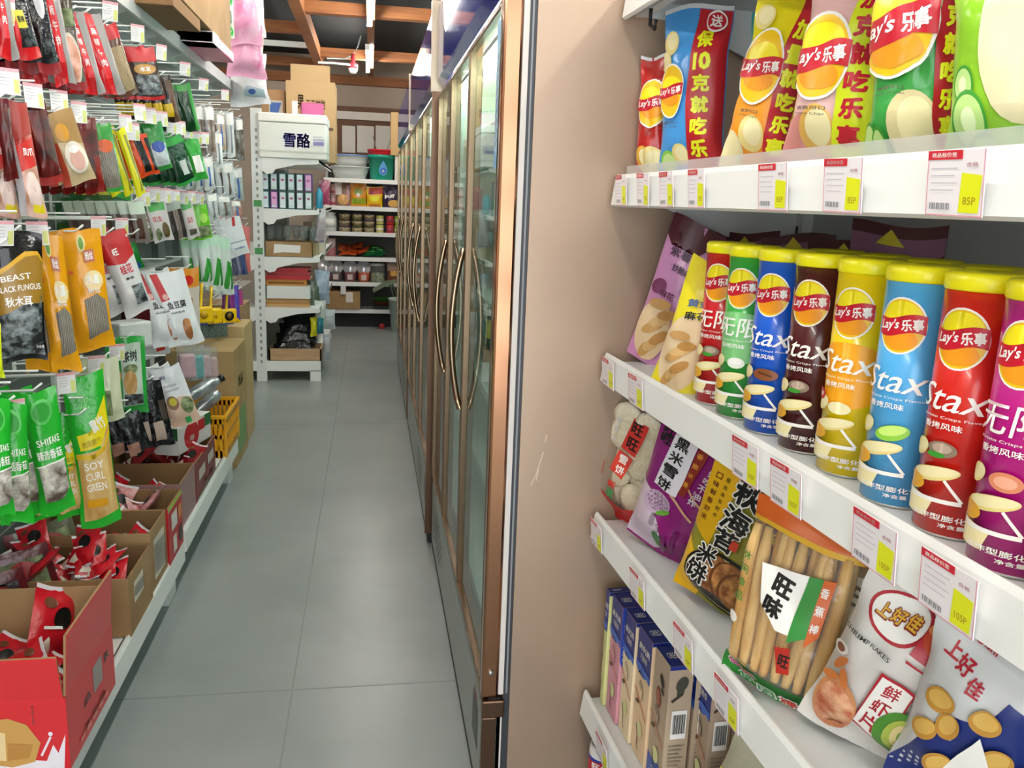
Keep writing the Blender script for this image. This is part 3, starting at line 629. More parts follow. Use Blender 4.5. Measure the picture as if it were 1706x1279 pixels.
def art_purple(w, h):
    a = Art(w, h); a.poly([(-.5, .02), (-.1, .02), (.1, .10), (-.2, .2), (-.3, .45), (-.5, .5)], ink('#c8b8c6'))
    a.ell(-.18, .40, .20, .085, ink('#bfa6bf'), 10); a.ell(-.16, .41, .17, .065, mat('#cdb7cd', rough=.6, noise='#6d3a66', nscale=220)); a.ell(-.05, .36, .10, .02, ink('#6aa83a'), 30); a.ell(-.02, .13, .12, .055, ink('#2c7a2e'), -20)
    a.line([(.02, .66), (.40, .52)], .025, ink('#d8a884')); a.line([(-.04, .52), (.30, .42)], .025, ink('#d8a884'))
    a.poly([(-.26, .95), (.06, .95), (.03, .52), (-.30, .52)], ink('#e9e4ec')); a.vtext('黑米雪饼', -.13, .88, .085, .105, BLACK, .20, .03, -.012)
    a.poly([(.08, .93), (.20, .93), (.13, .55), (.03, .55)], ink('#8e2a1e')); a.vtext('香脆米果', .12, .88, .04, .08, ink('#e6a03a'), .07, .02, -.012); a.vtext('旺旺', -.34, .93, .07, .07, BLACK, .16, .03)
    a.vtext('好吃不油炸', .32, .80, .05, .06, ink('#e6dbe6'), .09, .02, -.02); a.text('旺仔', .38, .95, .05, ink('#d86a2a'), .2, -20, .03)
    for x, y, l in ((.2, .3, .2), (.34, .26, .2), (.1, .22, .15)): a.line([(x, y), (x - .04, y - l)], .05, ink('#6d145a'))
    return a
shelf_bag('purple black-rice cracker bag with white vertical label', 'rice cracker bag', 32, (1168, 726), (1100, 922), 116, Z3, .055, PUR, art_purple, 22, 'heavy', 'cracker_bag', wk=1.1)
SEAW = mat('#c58a4a', rough=.7, noise='#7d4a20', nscale=70, bump=.5, bscale=90)
def art_sea(w, h):
    a = Art(w, h); a.rect(-.5, 0, .5, 1, ink('#8e8a2c')); a.poly([(-.5, 1), (-.12, 1), (-.20, .45), (-.5, .52)], ink('#e8b412')); a.poly([(-.5, 0), (-.2, 0), (-.1, .2), (-.5, .45)], ink('#e8b412'))
    a.vtext('口味鲜香好米', -.38, .90, .04, .06, ink('#6d2c16'), .08, .02); a.vtext('精选海苔制作', -.26, .90, .03, .05, ink('#5a4a16'), .05, .01)
    a.ell(.1, .24, .50, .22, BLACK); a.ell(.1, .24, .47, .20, ink('#d9d3a0')); a.ell(.1, .24, .455, .19, BLACK)
    for x, y, r in ((-.02, .30, 65), (.16, .30, 100), (.28, .26, 80)): a.ell(x, y, .22, .13, ink('#6a3d18'), r); a.ell(x + .01, y + .005, .20, .115, SEAW, r)
    for ch, x, y, s in (('秋', .02, .88, .17), ('海', .0, .70, .17), ('苔', -.02, .55, .14), ('米', -.14, .41, .13), ('饼', -.18, .27, .14)):
        a.text(ch, x, y, s * 1.12, INKW, s * 2.1, 0, .075); a.text(ch, x, y, s, BLACK, s * 1.9, 0, .035)
    a.ell(.33, .72, .13, .12, ink('#6a2a1a')); a.text('酥', .33, .72, .09, ink('#e8c812'), .2, 0, .03); a.text('鲜', .33, .88, .06, ink('#7cc43a'), .2, 0, .03); a.rect(.06, .52, .14, .58, ink('#c93a1a'))
    a.poly([(.36, .0), (.5, 0), (.5, .45), (.36, .4)], ink('#5aa040')); a.vtext('米果', .43, .34, .05, .07, INKW, .1, .02)
    return a
shelf_bag('yellow and olive seaweed rice cracker bag with black lettering', 'rice cracker bag', 35, (1262, 800), (1184, 1010), 130, Z3, .06, film('#d9b01c'), art_sea, 23, 'heavy', 'cracker_bag', wk=1.1)
STK = mat('#c9964c', rough=.55, noise='#e3c080', nscale=9, stretch=(6, 6, 1), bump=.15, bscale=60)
def sticks(o, w, h):
    R = random.Random(3)
    for row, y in enumerate((-.004, .014)):
        for k in range(9):
            x = (-.40 + .10 * k) * w; b = R.uniform(-.012, .012)
            pts = [(x + b * math.sin(q * 2) + R.uniform(-.001, .001), y * (1 - .3 * abs(k - 4) / 4) , h * (.09 + .78 * q)) for q in [i / 6 for i in range(7)]]
            MB().tube(pts, [.006, .0088, .0092, .0092, .0092, .0088, .006], STK, 9).build('breadstick', o)
def art_sticks(w, h):
    a = Art(w, h); OR = ink('#d0601c'); G = ink('#2c8a34')
    a.poly([(-.5, .90), (.5, .90), (.5, 1), (-.5, 1)], OR); a.poly([(-.5, .88), (.5, .865), (.5, .90), (-.5, .90)], ink('#d8a62c'))
    a.poly([(-.5, 0), (.5, 0), (.5, .13), (-.2, .10), (-.5, .12)], G)
    a.poly([(-.30, .70), (.12, .74), (.18, .44), (-.02, .43), (-.22, .52)], INKW); a.text('旺', -.06, .64, .10, BLACK, .18, -8, .05); a.text('味', -.10, .53, .10, BLACK, .18, -8, .05)
    a.poly([(.12, .74), (.24, .75), (.24, .45), (.10, .40)], G); a.poly([(.24, .75), (.34, .76), (.33, .47), (.24, .40)], OR); a.vtext('香蕉棒', .28, .69, .05, .09, INKW, .07, .02)
    a.poly([(.02, .36), (.14, .38), (.20, .24), (.08, .22)], ink('#b4281c')); a.text('旺', .12, .30, .07, BLACK, .1, 0, .03)
    for ch, x, y, c in (('健', -.34, .12, '#d03a8a'), ('康', -.2, .115, '#d84a3a'), ('休', -.22, .06, '#3a9a5a'), ('闲', -.02, .055, '#3a9a5a'), ('棒', .18, .07, '#c8361c')):
        a.text(ch, x, y, .075, INKW, .19, 8, .09); a.text(ch, x, y, .062, ink(c), .16, 8, .03)
    a.vtext('休闲食品', -.42, .70, .045, .07, ink('#4a8a3a'), .08, .02); a.ell(-.42, .38, .05, .025, INKW)
    return a
bs = shelf_bag('clear bag of golden breadsticks with orange top and white label', 'breadstick bag', 40, (1356, 862), (1285, 1158), 176, Z3, .085, CLR, art_sticks, 24, 'heavy', 'breadstick_bag', wk=1.05, parts=sticks)
dup(bs, (bs.location.x + .085, bs.location.y - .025, Z3 + .001), label='second breadstick bag, in the shade behind the first one')
PRAWN = mat('#b9542a', rough=.5, noise='#e0b089', nscale=50)
def art_shrimp(w, h):
    a = Art(w, h); R_ = ink('#b5182a'); a.rect(-.5, 0, .5, 1, ink('#dedbd6'))
    a.ell(-.14, .84, .25, .125, R_); a.ell(-.14, .84, .22, .108, INKW)
    for ch, x in (('上', -.26), ('好', -.14), ('佳', -.02)): a.text(ch, x, .84, .085, ink('#8a2a12'), .12, -8, .09); a.text(ch, x, .842, .072, ink('#e0b03a'), .10, -8, .03)
    a.poly([(.06, .73), (.48, .69), (.48, .78), (.1, .90)], R_); a.ell(.27, .80, .18, .055, ink('#c8461c'), -10); a.ell(.2, .87, .12, .03, ink('#e08a4a'), 20); a.ell(.36, .83, .10, .03, ink('#6aa03a'), 20)
    a.line([(.06, .70), (.48, .655)], .018, R_); a.text('SHRIMP FLAKES', -.24, .66, .028, ink('#3a3a3a'), .42, -3, .01)
    a.poly([(-.04, .58), (.26, .56), (.20, .20), (-.10, .22)], R_); a.poly([(-.025, .565), (.245, .545), (.185, .215), (-.085, .235)], INKW); a.vtext('鲜虾片', .09, .50, .085, .105, R_, .15, .015, -.015)
    a.ell(.30, .30, .20, .15, ink('#4a8a2a')); a.ell(.31, .30, .15, .115, ink('#a8b84a')); a.ell(.30, .31, .10, .075, ink('#d8c88a')); a.ell(.30, .31, .05, .035, ink('#6a9a3a'))
    a.ell(-.26, .24, .17, .17, ink('#c88a5a')); a.ell(-.25, .22, .15, .15, PRAWN)
    for x, y, r in ((-.34, .48, 70), (-.26, .42, 120), (-.36, .38, 30), (-.2, .14, 40)): a.ell(x, y, .08, .022, ink('#c8763a'), r)
    a.ell(-.38, .56, .05, .035, ink('#e8e0d8')); a.ell(-.38, .56, .03, .022, ink('#8a5a3a'))
    return a
shelf_bag('white shrimp flakes bag with red ring emblem', 'snack bag', 40, (1556, 996), (1420, 1240), 180, Z3, .07, film('#d8d6d2'), art_shrimp, 26, 'pillow', 'snack_bag', wk=1.15)
def art_blue(w, h):
    a = Art(w, h); B = ink('#1c2f7a'); a.rect(-.5, 0, .5, 1, ink('#d2d4d4')); a.poly([(-.5, .1), (-.2, .55), (.1, .6), (.2, .75), (.5, .7), (.5, 0), (-.5, 0)], B)
    for ch, x, y in (('上', -.30, .84), ('好', -.18, .80), ('佳', -.06, .74)): a.text(ch, x, y, .075, ink('#b5182a'), .13, -12, .03)
    a.text('Oishi', -.1, .90, .035, ink('#b5182a'), .18, -12)
    for x, y, s, r in ((-.26, .60, .13, 20), (-.14, .50, .12, 70), (-.3, .42, .11, 40), (.1, .62, .12, 10), (.25, .45, .13, 50), (-.1, .3, .12, 30)): a.ell(x, y, s, s * .5, ink('#c8933a'), r); a.ell(x, y + .01, s * .8, s * .34, ink('#e0b45a'), r)
    a.poly([(-.2, .12), (.1, .55), (.3, .35), (.45, .5), (.5, .1), (.1, .02)], INKW); a.text('鱼', .05, .18, .1, ink('#7ab03a'), .18, 0, .04); a.text('片', .25, .18, .1, ink('#7ab03a'), .18, 0, .04)
    return a
shelf_bag('blue and white fish snack bag at the near end of the cracker row', 'snack bag', 36, (1680, 1062), (1572, 1340), 190, Z3, .07, film('#c6cacc'), art_blue, 27, 'pillow', 'snack_bag', wk=1.15)
shelf_bag('plain silver snack bag standing behind the blue and white one', 'snack bag', 34, (1660, 1040), (1620, 1290), 180, Z3, .06, SIL, None, 28, 'pillow', 'snack_bag', push=.09)
shelf_bag('turquoise snack packet behind the silver bag', 'snack packet', 34, (1712, 1062), (1700, 1330), 120, Z3, .05, film('#6ab8ac'), None, 29, 'pillow', 'snack_bag', push=.17)

# ---- fourth row: wafer boxes
BOXB = ink('#1a2f86'); VAN = ink('#e8d3b4')
def wafer_box(label, y0, y1, x0, x1, zt, c, side, motif, rz=TH, blue_side=False):
    W_, D_, H_ = abs(y1 - y0), x1 - x0, zt - Z4; mb = MB(); m = paper(c)
    mb.box(-D_ / 2, -W_ / 2, 0, D_ / 2, W_ / 2, H_, m, .0012)
    g = Art(W_, H_)                                                     # narrow face towards the aisle
    if motif != 'tall':
        g.poly([(-.5, .70), (-.3, .66), (-.1, .70), (.1, .655), (.3, .68), (.5, .66), (.5, 1), (-.5, 1)], BOXB); g.text('奥利奥', 0, .87, .055, INKW, .8, 0, .04); g.text('巧脆卷', 0, .80, .05, INKW, .5, 0, .02)
        g.poly([(-.5, .70), (-.3, .66), (-.1, .70), (.1, .655), (.3, .68), (.5, .66), (.5, .72), (-.5, .74)], ink('#3a6ac8'))
    else:
        g.poly([(-.5, 0), (.5, 0), (.5, .17), (.2, .19), (-.1, .16), (-.5, .18)], ink('#2550a8')); g.text('OREO', .05, .10, .03, INKW, .5); g.text('奥利奥', .05, .04, .05, INKW, .8, 0, .04)
        g.ell(-.05, .68, .16, .075, ink('#8a4a34'), 15); g.ell(-.05, .68, .11, .055, ink('#b06a50'), 15); g.ell(.12, .83, .10, .05, BLACK, 40); g.ell(.2, .76, .06, .03, BLACK, 50)
    g.line([(-.45, .52), (.45, .36)], .07, ink('#d09070')); g.line([(-.1, .62), (.15, .56), (.1, .48)], .04, BLACK); g.line([(-.2, .6), (.05, .55)], .03, BLACK)
    g.ell(-.18, .44, .14, .018, ink('#5a4a2a'), 20); g.ell(.1, .25, .2, .06, ink('#d8d89a')); g.line([(-.1, .27), (.02, .18), (.0, .10), (.1, .08)], .05, BLACK)
    art_box(mb, g, (-D_ / 2, 0, 0), (0, -1, 0), (0, 0, 1))
    g = Art(D_, W_); g.rect(-.5, -0, .5, 1, BOXB); g.text('OREO', -.1, .5, .3, INKW, .45, 0, .02); art_box(mb, g, (0, -W_ / 2, H_), (1, 0, 0), (0, 1, 0))
    g = Art(D_, H_)                                                     # wide face towards the camera
    if side == 'wide':
        g.poly([(-.5, 1), (-.5, .55), (.5, .1), (.5, 1)], ink('#2a4aa8')); g.vtext('奥利奥巧脆卷', -.3, .86, .05, .06, INKW, .2, .02)
    else:
        g.rect(-.5, .97, .5, 1, BOXB); g.ell(.05, .86, .24, .06, ink('#4a4a3e'), -25); g.ell(.0, .80, .14, .035, ink('#4a4a3e'), -35); g.line([(-.35, .73), (.1, .79)], .12, ink('#3f3a34'))
        g.rect(-.3, .44, .34, .66, INKW)
        for i in range(15): g.rect(-.24 + i * .035, .48, -.225 + i * .035 + .008 * (i % 3), .63, BLACK); g.ly -= 1
        g.ly += 1
        for i in range(7): g.rect(-.35, .38 - i * .03, .3 - .08 * (i % 3), .39 - i * .03, ink('#8f8272'))
    art_box(mb, g, (0, -W_ / 2, 0), (1, 0, 0), (0, 0, 1))
    o = mb.build('wafer_box', loc=((x0 + x1) / 2, (y0 + y1) / 2, Z4 + .001), rot=(0, 0, rz)); return tag(o, label, 'wafer box', 'wafer roll boxes on the fourth shelf')
ZB = .64
ys = [onz(px, py, ZB).y for px, py in ((1000, 968), (1018, 988.6), (1040, 1014), (1063, 1040), (1094, 1073), (1121, 1109))]
ys[0] = min(ys[0], 1.735)
for k, (c, sd, l) in enumerate((('#d9dc9a', 's', 'pale green wafer box with blue top beside the fridge side'), ('#d99aa8', 'wide', 'pink wafer box between the pale green and cream boxes'), ('#ecd8b4', 's', 'cream wafer box next to the pink one'), ('#e6c8a2', 's', 'peach cream wafer box beside the brown box with the barcode'), ('#b8a48c', 's', 'brown wafer box showing its barcode side'))):
    x0 = onz(1060, 1040, ZB).x - .012; wafer_box(l, ys[k + 1] + .003, ys[k] - .003, x0 - .004 + .008 * k, x0 + .046 + .008 * k, ZB - (.0 if k < 4 else .004), c, sd, 'tall' if k == 4 else 'short')
for k, (px, py, l, c) in enumerate(((1164, 1118, 'brown wafer box with blue band behind the barcode box', '#b09a84'), (1206, 1166, 'second brown wafer box behind the barcode box', '#a8927c'))):
    p = onx(px, py, .645 + .05 * k); wafer_box(l, p.y - .002, p.y - .073, .642 + .05 * k, .688 + .05 * k, ZB, c, 's', 'short')
for k in range(5):
    wafer_box('blue topped wafer box in the second row behind the ' + ('pale green', 'pink', 'cream', 'peach cream', 'barcode')[k] + ' one', ys[k + 1] + .003, ys[k] - .003, x0 + .052 + .008 * k, x0 + .100 + .008 * k, ZB - .002, ('#d9dc9a', '#d99aa8', '#ecd8b4', '#e6c8a2', '#b8a48c')[k], 's', 'short')
def art_clear(w, h):
    a = Art(w, h); a.poly([(-.5, .5), (.5, .8), (.5, .9), (-.5, .62)], ink('#d8d42a')); a.text('果', .1, .4, .2, ink('#d8d42a'), .3, 20); return a
mb = bag_mesh(.20, .22, .06, film('#b9b49a'), art_clear(.2, .22), None, 31, 'pillow', 12, 14)
tag(mb.build('snack_bag', loc=(.64, 1.20, Z4 + .004), rot=(-.35, .25, math.radians(-50))), 'pale clear-fronted snack bag with yellow stripe in front of the wafer boxes', 'snack bag')
# ---- lowest level: milk drink cans
def low_can(label, x, y):
    r, h = .036, .185; mb = MB(); mb.lathe([(r * .86, 0), (r, .008), (r, h - .014), (r * .9, h), (r * .82, h - .003), (0, h - .003)], mat('#e9e7e4', rough=.3, metal=.1), 28)
    a = Art(2 * math.pi * r, h); a.rect(-.5, .42, .5, .86, ink('#2a3f9a')); a.poly([(-.2, .6), (.2, .7), (.2, .86), (-.2, .8)], ink('#c02030')); a.text('旺仔牛奶', 0, .56, .09, INKW, .30, 0, .03); a.text('旺仔', 0, .76, .1, INKW, .2, 0, .03)
    a.wrap(mb, lambda x_, y_: (r * math.cos(math.radians(-120) + x_ / r), r * math.sin(math.radians(-120) + x_ / r), y_), .008, 99, eps=.0002)
    return tag(mb.build('drink_can', loc=(x, y, .091)), label, 'drink can')
low_can('white and blue drink can under the lowest rail, at the fridge side', .545, 1.68); low_can('second white drink can with red patch under the lowest rail', .553, 1.585)
for k in range(3): dup(SC.objects['drink_can.001'], (.555 + .006 * k, 1.505 - .082 * k, .091), label='white drink can below the edge of the picture under the lowest rail', group='drink cans below the picture')
# ================================================================ the pegboard gondola
XB, XT = -1.13, -.82
pg = thing('pegboard_gondola', 'long white pegboard gondola with wire hooks and low base shelf along the aisle', 'shelf', (XB, .6, 0))
PANEL = mat('#5f6562', rough=.5)  # light grey panel darkened: shade between the hanging bags put into its colour
pn = MB(); pn.box(-.012, 0, .02, 0, 5.3, 2.2, PANEL)
for k in range(26): pn.box(0, .02, .28 + k * .075, .0012, 5.28, .286 + k * .075, mat('#8f9592', rough=.6))
pn.build('back_panel', pg)
for y in (0, 1.25, 2.58, 3.95, 5.26): MB().box(-.03, y, 0, .012, y + .04, 2.3, WHITE2).build('upright', pg)
for y0, y1, dz in ((0, 1.26, -.024), (1.27, 2.575, -.024), (2.60, 3.93, 0)):
    MB().box(0, y0, .17, .42, y1, .215 + dz, WHITE).build('base_deck', pg)
    r = MB(); r.prism([(.418, .134 + dz), (.432, .136 + dz), (.430, .212 + dz), (.424, .226 + dz), (.416, .222 + dz)], 'y', y0, y1, WHITE)
    r.box(.408, y0, .2151 + dz, .416, y1, .2165 + dz, mat('#4c504e')); r.build('base_rail', pg)
for y in (.1, 1.2, 2.42, 3.80): MB().box(.28, y, 0, .40, y + .12, .17, WHITE2).build('base_foot', pg)
MB().box(.0, .02, .0, .27, 3.9, .17, mat('#151717', rough=.8)).build('kick_board', pg)
for y0, y1 in ((0, 2.58), (2.59, 5.3)):
    s = MB(); s.box(0, y0, 2.150, .27, y1, 2.165, mat('#c9cec9', rough=.4)); s.prism([(.262, 2.125), (.276, 2.125), (.276, 2.185), (.27, 2.19), (.262, 2.165)], 'y', y0, y1, WHITE2); s.box(.12, y0, 2.125, .14, y1, 2.15, WHITE2); s.build('top_shelf', pg)
for k in range(12): MB().prism([(0, 2.15), (.26, 2.15), (.26, 2.135), (.06, 2.06), (0, 2.04)], 'y', .02 + k * .475, .026 + k * .475, WHITE2).build('shelf_bracket', pg)

HOOKW = mat('#e8ebe6', rough=.3)
_hk = {}
def peg_hook(y, z, label, group, card=True, x1=XT):
    L = x1 - XB
    if 'w' not in _hk:
        m = MB(); m.tube([(0, 0, 0), (L - .01, 0, .012), (L + .012, 0, .030)], .0032, HOOKW, 6); m.box(-.001, -.012, -.02, .003, .012, .07, HOOKW); m.tube([(0, 0, .055), (L + .006, 0, .062)], .0028, HOOKW, 6); _hk['w'] = m.mesh('hook_wire')
        c = MB(); c.box(-.001, -.024, -.052, .001, .024, .006, ink('#e9e6e6')); g = Art(.048, .058)
        g.rect(-.5, .86, .5, 1, ink('#e6a8b0')); g.rect(.22, .06, .46, .6, ink('#d6da86'))
        for i in range(4): g.rect(-.42, .74 - i * .13, .08, .77 - i * .13, ink('#c5bfc6'))
        g.wrap(c, lambda x, y: (.001, x, y - .052), 99, 99, eps=.00012); g.wrap(c, lambda x, y: (-.001, -x, y - .052), 99, 99, eps=.00012); _hk['c'] = c.mesh('price_card')
    o = bpy.data.objects.new('peg_hook', _hk['w']); COL.objects.link(o); o.location = (XB, y, z); tag(o, label, 'hook', group)
    if card:
        c = bpy.data.objects.new('price_card', _hk['c']); COL.objects.link(c); c.parent = o; c.location = (L + .006, 0, .062); c.rotation_euler = (0, random.uniform(-.1, .25), math.radians(-random.uniform(38, 62)))
    return o
rows = (('highest', ((8, 0), (186, 6), (231, 44), (271, 77), (310, 106), (341, 133), (376, 151))),
        ('second', ((15, 118), (57, 143), (100, 154), (133, 173), (234, 176), (251, 182), (270, 188), (288, 200), (302, 204), (315, 210), (330, 222), (342, 222))),
        ('second', ((210, 194), (223, 208))),
        ('third', ((8, 372), (64, 373), (166, 364), (205, 366))), ('third', ((240, 319), (258, 314), (276, 316), (291, 318), (306, 320), (319, 320), (333, 322))),
        ('fourth', ((197, 576), (163, 596), (112, 624), (27, 670), (401, 566))))
for nm, pts in rows:
    for px, py in pts:
        p = onx(px, py, XT + .01); peg_hook(p.y, p.z - .062, 'white wire hook with a price card in the %s row of the pegboard' % nm, 'hooks of the %s row' % nm)

def hang(label, top, bot, wpx, tw, t, base, artfn=None, n=0, dx=.032, kind='heavy', name='hanging_packet', cat='packet', x0=XT, seed=None, back=None, gl=None, gg=None, hook=True, wk=1.0, nu=9, nv=14, fan=3.0, part=None, wr=1.0):
    a = math.radians(tw); P = onx(top[0], top[1], x0); Nn = V3((math.cos(a), -math.sin(a), 0)); X = V3((math.sin(a), math.cos(a), 0))
    T, B, h, w = measure(top, bot, wpx, P, Nn); w *= wk
    ry = -math.asin(max(-.9, min(.9, (B - T).dot(X) / h))); seed = random.randint(0, 999) if seed is None else seed; dx = max(dx, t * 1.1)
    mb = bag_mesh(w, h, t, base, artfn(w, h) if artfn else None, back, seed, kind, nu, nv, hang=True, wr=wr)
    o = mb.build(name, loc=T, rot=(0, ry, math.pi / 2 - a)); tag(o, label, cat)
    if part: part(o, w, h)
    for k in range(n):
        dup(o, (T.x - dx * (k + 1), T.y + random.uniform(-.004, .004), T.z - .001 * k), (random.uniform(-.04, .04), ry + random.uniform(-.06, .06), math.pi / 2 - a - math.radians(fan * (k + 1)) * .6), label=gl or behind(label), group=gg or ('packets stacked behind: ' + label))
    if hook: peg_hook(T.y, T.z - .012, 'white wire hook carrying ' + HK.get(cat, 'snack packets') + ' on the pegboard', 'plain hooks carrying ' + HK.get(cat, 'snack packets'), card=False)
    return o
def behind(l):
    w = (l.split(',')[0] + ', stacked behind the front one').split()
    return ' '.join(w) if len(w) <= 16 else ' '.join(l.split(',')[0].split()[:11]) + ', stacked behind the front one'
HK = {'packet': 'snack packets', 'bag': 'dried food bags', 'herb packet': 'herb packets', 'household packet': 'household packs'}
NOOD = mat('#b6a27c', rough=.5, noise='#7c6a4c', nscale=26, stretch=(3, 3, .6), wave=True, bump=.4, bscale=90)
VERM = mat('#9a9488', rough=.4, noise='#6c6458', nscale=22, stretch=(3, 3, .5), wave=True, bump=.4, bscale=70)
FUNG = mat('#26282a', rough=.35, noise='#8a9496', nscale=46, bump=.8, bscale=60, ramp=(.42, .62)); MUSH = mat('#5a4c40', rough=.45, noise='#d8d2c8', nscale=34, bump=.7, bscale=50)
SOY = mat('#c79a4e', rough=.5, noise='#e2c486', nscale=8, stretch=(5, 5, .7), bump=.3, bscale=40); CHK = mat('#c08468', rough=.45, noise='#e6c3b4', nscale=22); DKRED = mat('#3a0f10', rough=.3, noise='#7a2018', nscale=20)
DARKF = mat('#17181a', rough=.2, noise='#5a5f62', nscale=30, bump=.5, bscale=40, ramp=(.5, .72)); HERB = mat('#4a5a34', rough=.6, noise='#9aa878', nscale=40); CLG = mat('#b9c2c4', rough=.15, noise='#e6ecee', nscale=18, bump=.7, bscale=30); SILV = mat('#8e9496', rough=.2, metal=.5, noise='#c9cfd1', nscale=16, bump=.5, bscale=26)
def gart(*ops):
    """artwork from short drawing orders"""
    def f(w, h):
        a = Art(w, h)
        for o in ops:
            k = o[0]
            if k == 'r': a.rect(*o[1:5], o[5])
            elif k == 'e': a.ell(*o[1:5], o[5])
            elif k == 'p': a.poly(o[1], o[2])
            elif k == 't': a.text(o[1], o[2], o[3], o[4], o[5], o[6] if len(o) > 6 else None, o[7] if len(o) > 7 else 0, .03)
            elif k == 'v': a.vtext(o[1], o[2], o[3], o[4], o[5], o[6], o[7])
        return a
    return f
REDF = film('#c4161c'); YLW = ink('#e6d21c'); GRYF = ink('#9c9a98')
ared = gart(('r', -.5, 0, -.30, 1, ink('#9a9694')), ('r', -.30, .12, .5, .9, DARKF), ('r', -.30, 0, -.12, 1, ink('#c9161d')), ('r', -.12, .3, .2, .48, ink('#c8c22c')), ('t', '香辣', .04, .39, .07, BLACK, .25))
ared2 = gart(('r', .12, .0, .5, 1, ink('#8f8b88')), ('r', -.2, .2, .1, .8, ink('#d8242a')), ('v', '麻辣牛肉', -.05, .78, .09, .13, INKW, .2))
# -- highest row, bags cut by the top of the picture
hang('red packet with grey edge, first of the highest hook row', (-10, -70), (16, 98), 34, 55, .03, REDF, ared2, 2)
hang('red and black packet with a yellow label in the highest hook row', (0, -72), (46, 98), 52, 55, .035, REDF, ared, 3)
hang('shiny black packet with white glints in the highest hook row', (44, -62), (84, 122), 40, 55, .03, DARKF, gart(('r', -.5, .0, .5, .1, ink('#8e1a20')), ('e', .1, .7, .2, .2, ink('#d9dde0'))), 3)  # pale ellipse is a painted reflection on the film, not print
hang('red packet with dark window, between the black and noodle packets', (72, -50), (111, 142), 36, 55, .03, REDF, ared2, 3)
hang('clear noodle packet with oval label hanging in the highest row', (96, -22), (128, 148), 38, 58, .03, film('#4a4438'), gart(('e', 0, .30, .42, .26, ink('#c9bfae')), ('e', 0, .30, .36, .22, CHK), ('r', -.4, .62, .4, .8, HERB), ('r', -.5, 0, .5, .08, ink('#8e1a20'))), 3)
hang('red packet with a grey edge strip beside the noodle packet', (120, 20), (159, 156), 36, 56, .03, REDF, ared2, 3)
hang('bright red packet with a wide grey strip in the highest row', (146, 22), (190, 157), 42, 58, .03, REDF, ared2, 4)
hang('brown noodle packet beside the bright red packet, highest row', (176, 42), (216, 160), 36, 58, .03, film('#5a3a2a'), gart(('r', -.4, .08, .4, .7, NOOD), ('r', -.5, .8, .5, 1, ink('#b81c22'))), 3)
hang('packet with red header and brown dried pieces, last full one of the highest row', (232, 78), (252, 166), 48, 62, .03, film('#4a3a30'), gart(('r', -.5, .72, .5, 1, ink('#c41a20')), ('e', 0, .58, .4, .1, ink('#b98a3a')), ('t', '木耳', 0, .58, .1, INKW, .4), ('r', -.42, .1, .42, .46, FUNG), ('r', -.5, 0, .5, .07, ink('#b81a22'))), 3)
hang('slim dark packet with yellow flash behind the red-headed one', (270, 126), (290, 203), 24, 58, .025, film('#2c2018'), gart(('r', -.5, .12, .3, .4, ink('#d8b41c')), ('r', .1, 0, .5, .9, ink('#5a4028'))), 5, .036)
hang('slim dark green packet under the top shelf', (304, 140), (322, 218), 24, 58, .025, film('#0f3a1a'), gart(('r', .2, 0, .5, 1, ink('#2f8a34')), ('r', -.5, .86, .5, 1, ink('#2f8a34'))), 6, .034)
# -- second row
hang('dark red spicy packet at the near end of the second row', (2, 166), (20, 300), 26, 55, .03, film('#5a1210'), gart(('r', -.3, .1, .3, .9, DKRED),), 3)
hang('red and white packet with chicken print, second row', (20, 168), (58, 362), 46, 58, .04, film('#c23a30'), gart(('r', -.5, 0, -.25, .8, ink('#b9b1b4')), ('p', [(-.25, .62), (.5, .70), (.5, .46), (-.25, .40)], ink('#d0241c')), ('p', [(-.25, .40), (.5, .46), (.5, 0), (-.25, 0)], CHK), ('e', .1, .24, .28, .16, ink('#e8cfc6')), ('r', -.02, .05, .4, .12, YLW), ('t', '凤爪', .15, .57, .07, INKW, .4), ('p', [(-.25, .66), (.5, .74), (.5, 1), (-.25, 1)], ink('#a8362c'))), 3)
hang('dark red-brown spicy strip packet, middle of the second row', (56, 170), (88, 306), 40, 50, .03, film('#5c130e'), gart(('r', -.4, .1, .4, .9, DKRED), ('r', -.5, 0, .5, .1, ink('#a8302c'))), 7, .036)
hang('kraft topped packet with a cook emblem on clear film', (92, 186), (135, 305), 58, 60, .035, film('#c8b28a'), gart(('p', [(-.5, .62), (.5, .52), (.5, 1), (-.5, 1)], ink('#a8834a')), ('e', -.05, .72, .2, .12, ink('#d89a2c')), ('r', -.5, 0, -.3, .6, ink('#b8442c')), ('e', .1, .36, .34, .22, ink('#e6dccb')), ('e', .1, .33, .22, .15, ink('#d8a898')), ('e', .1, .47, .16, .05, INKW)), 3)
hang('dark red packet beside the kraft topped one', (140, 198), (160, 322), 36, 52, .03, film('#6a1512'), gart(('r', -.4, .1, .4, .85, DKRED), ('r', .1, 0, .4, .5, ink('#8a1e16'))), 5, .034)
hang('green headed clear noodle packet in the second row', (166, 206), (189, 318), 38, 60, .03, film('#3f9a3c'), gart(('r', -.42, .06, .42, .62, VERM), ('e', 0, .68, .38, .10, ink('#d8602c'))), 3)
hang('slim bright yellow packet in the second row', (200, 215), (236, 325), 17, 56, .025, film('#e4e01a'), gart(('r', .1, .04, .35, .9, ink('#8a8a50')),), 2, .035)
hang('orange and black striped packet in the second row', (226, 226), (250, 293), 36, 52, .025, film('#d8481c'), gart(('r', -.2, .1, .15, .9, BLACK), ('r', .3, .1, .5, .9, BLACK)), 5, .034)
hang('green packet with blue print in the second row', (252, 205), (272, 283), 34, 58, .03, film('#2f8a3c'), gart(('r', -.4, .1, .4, .55, CLG), ('e', 0, .5, .34, .12, ink('#3a5ab0'))), 3)
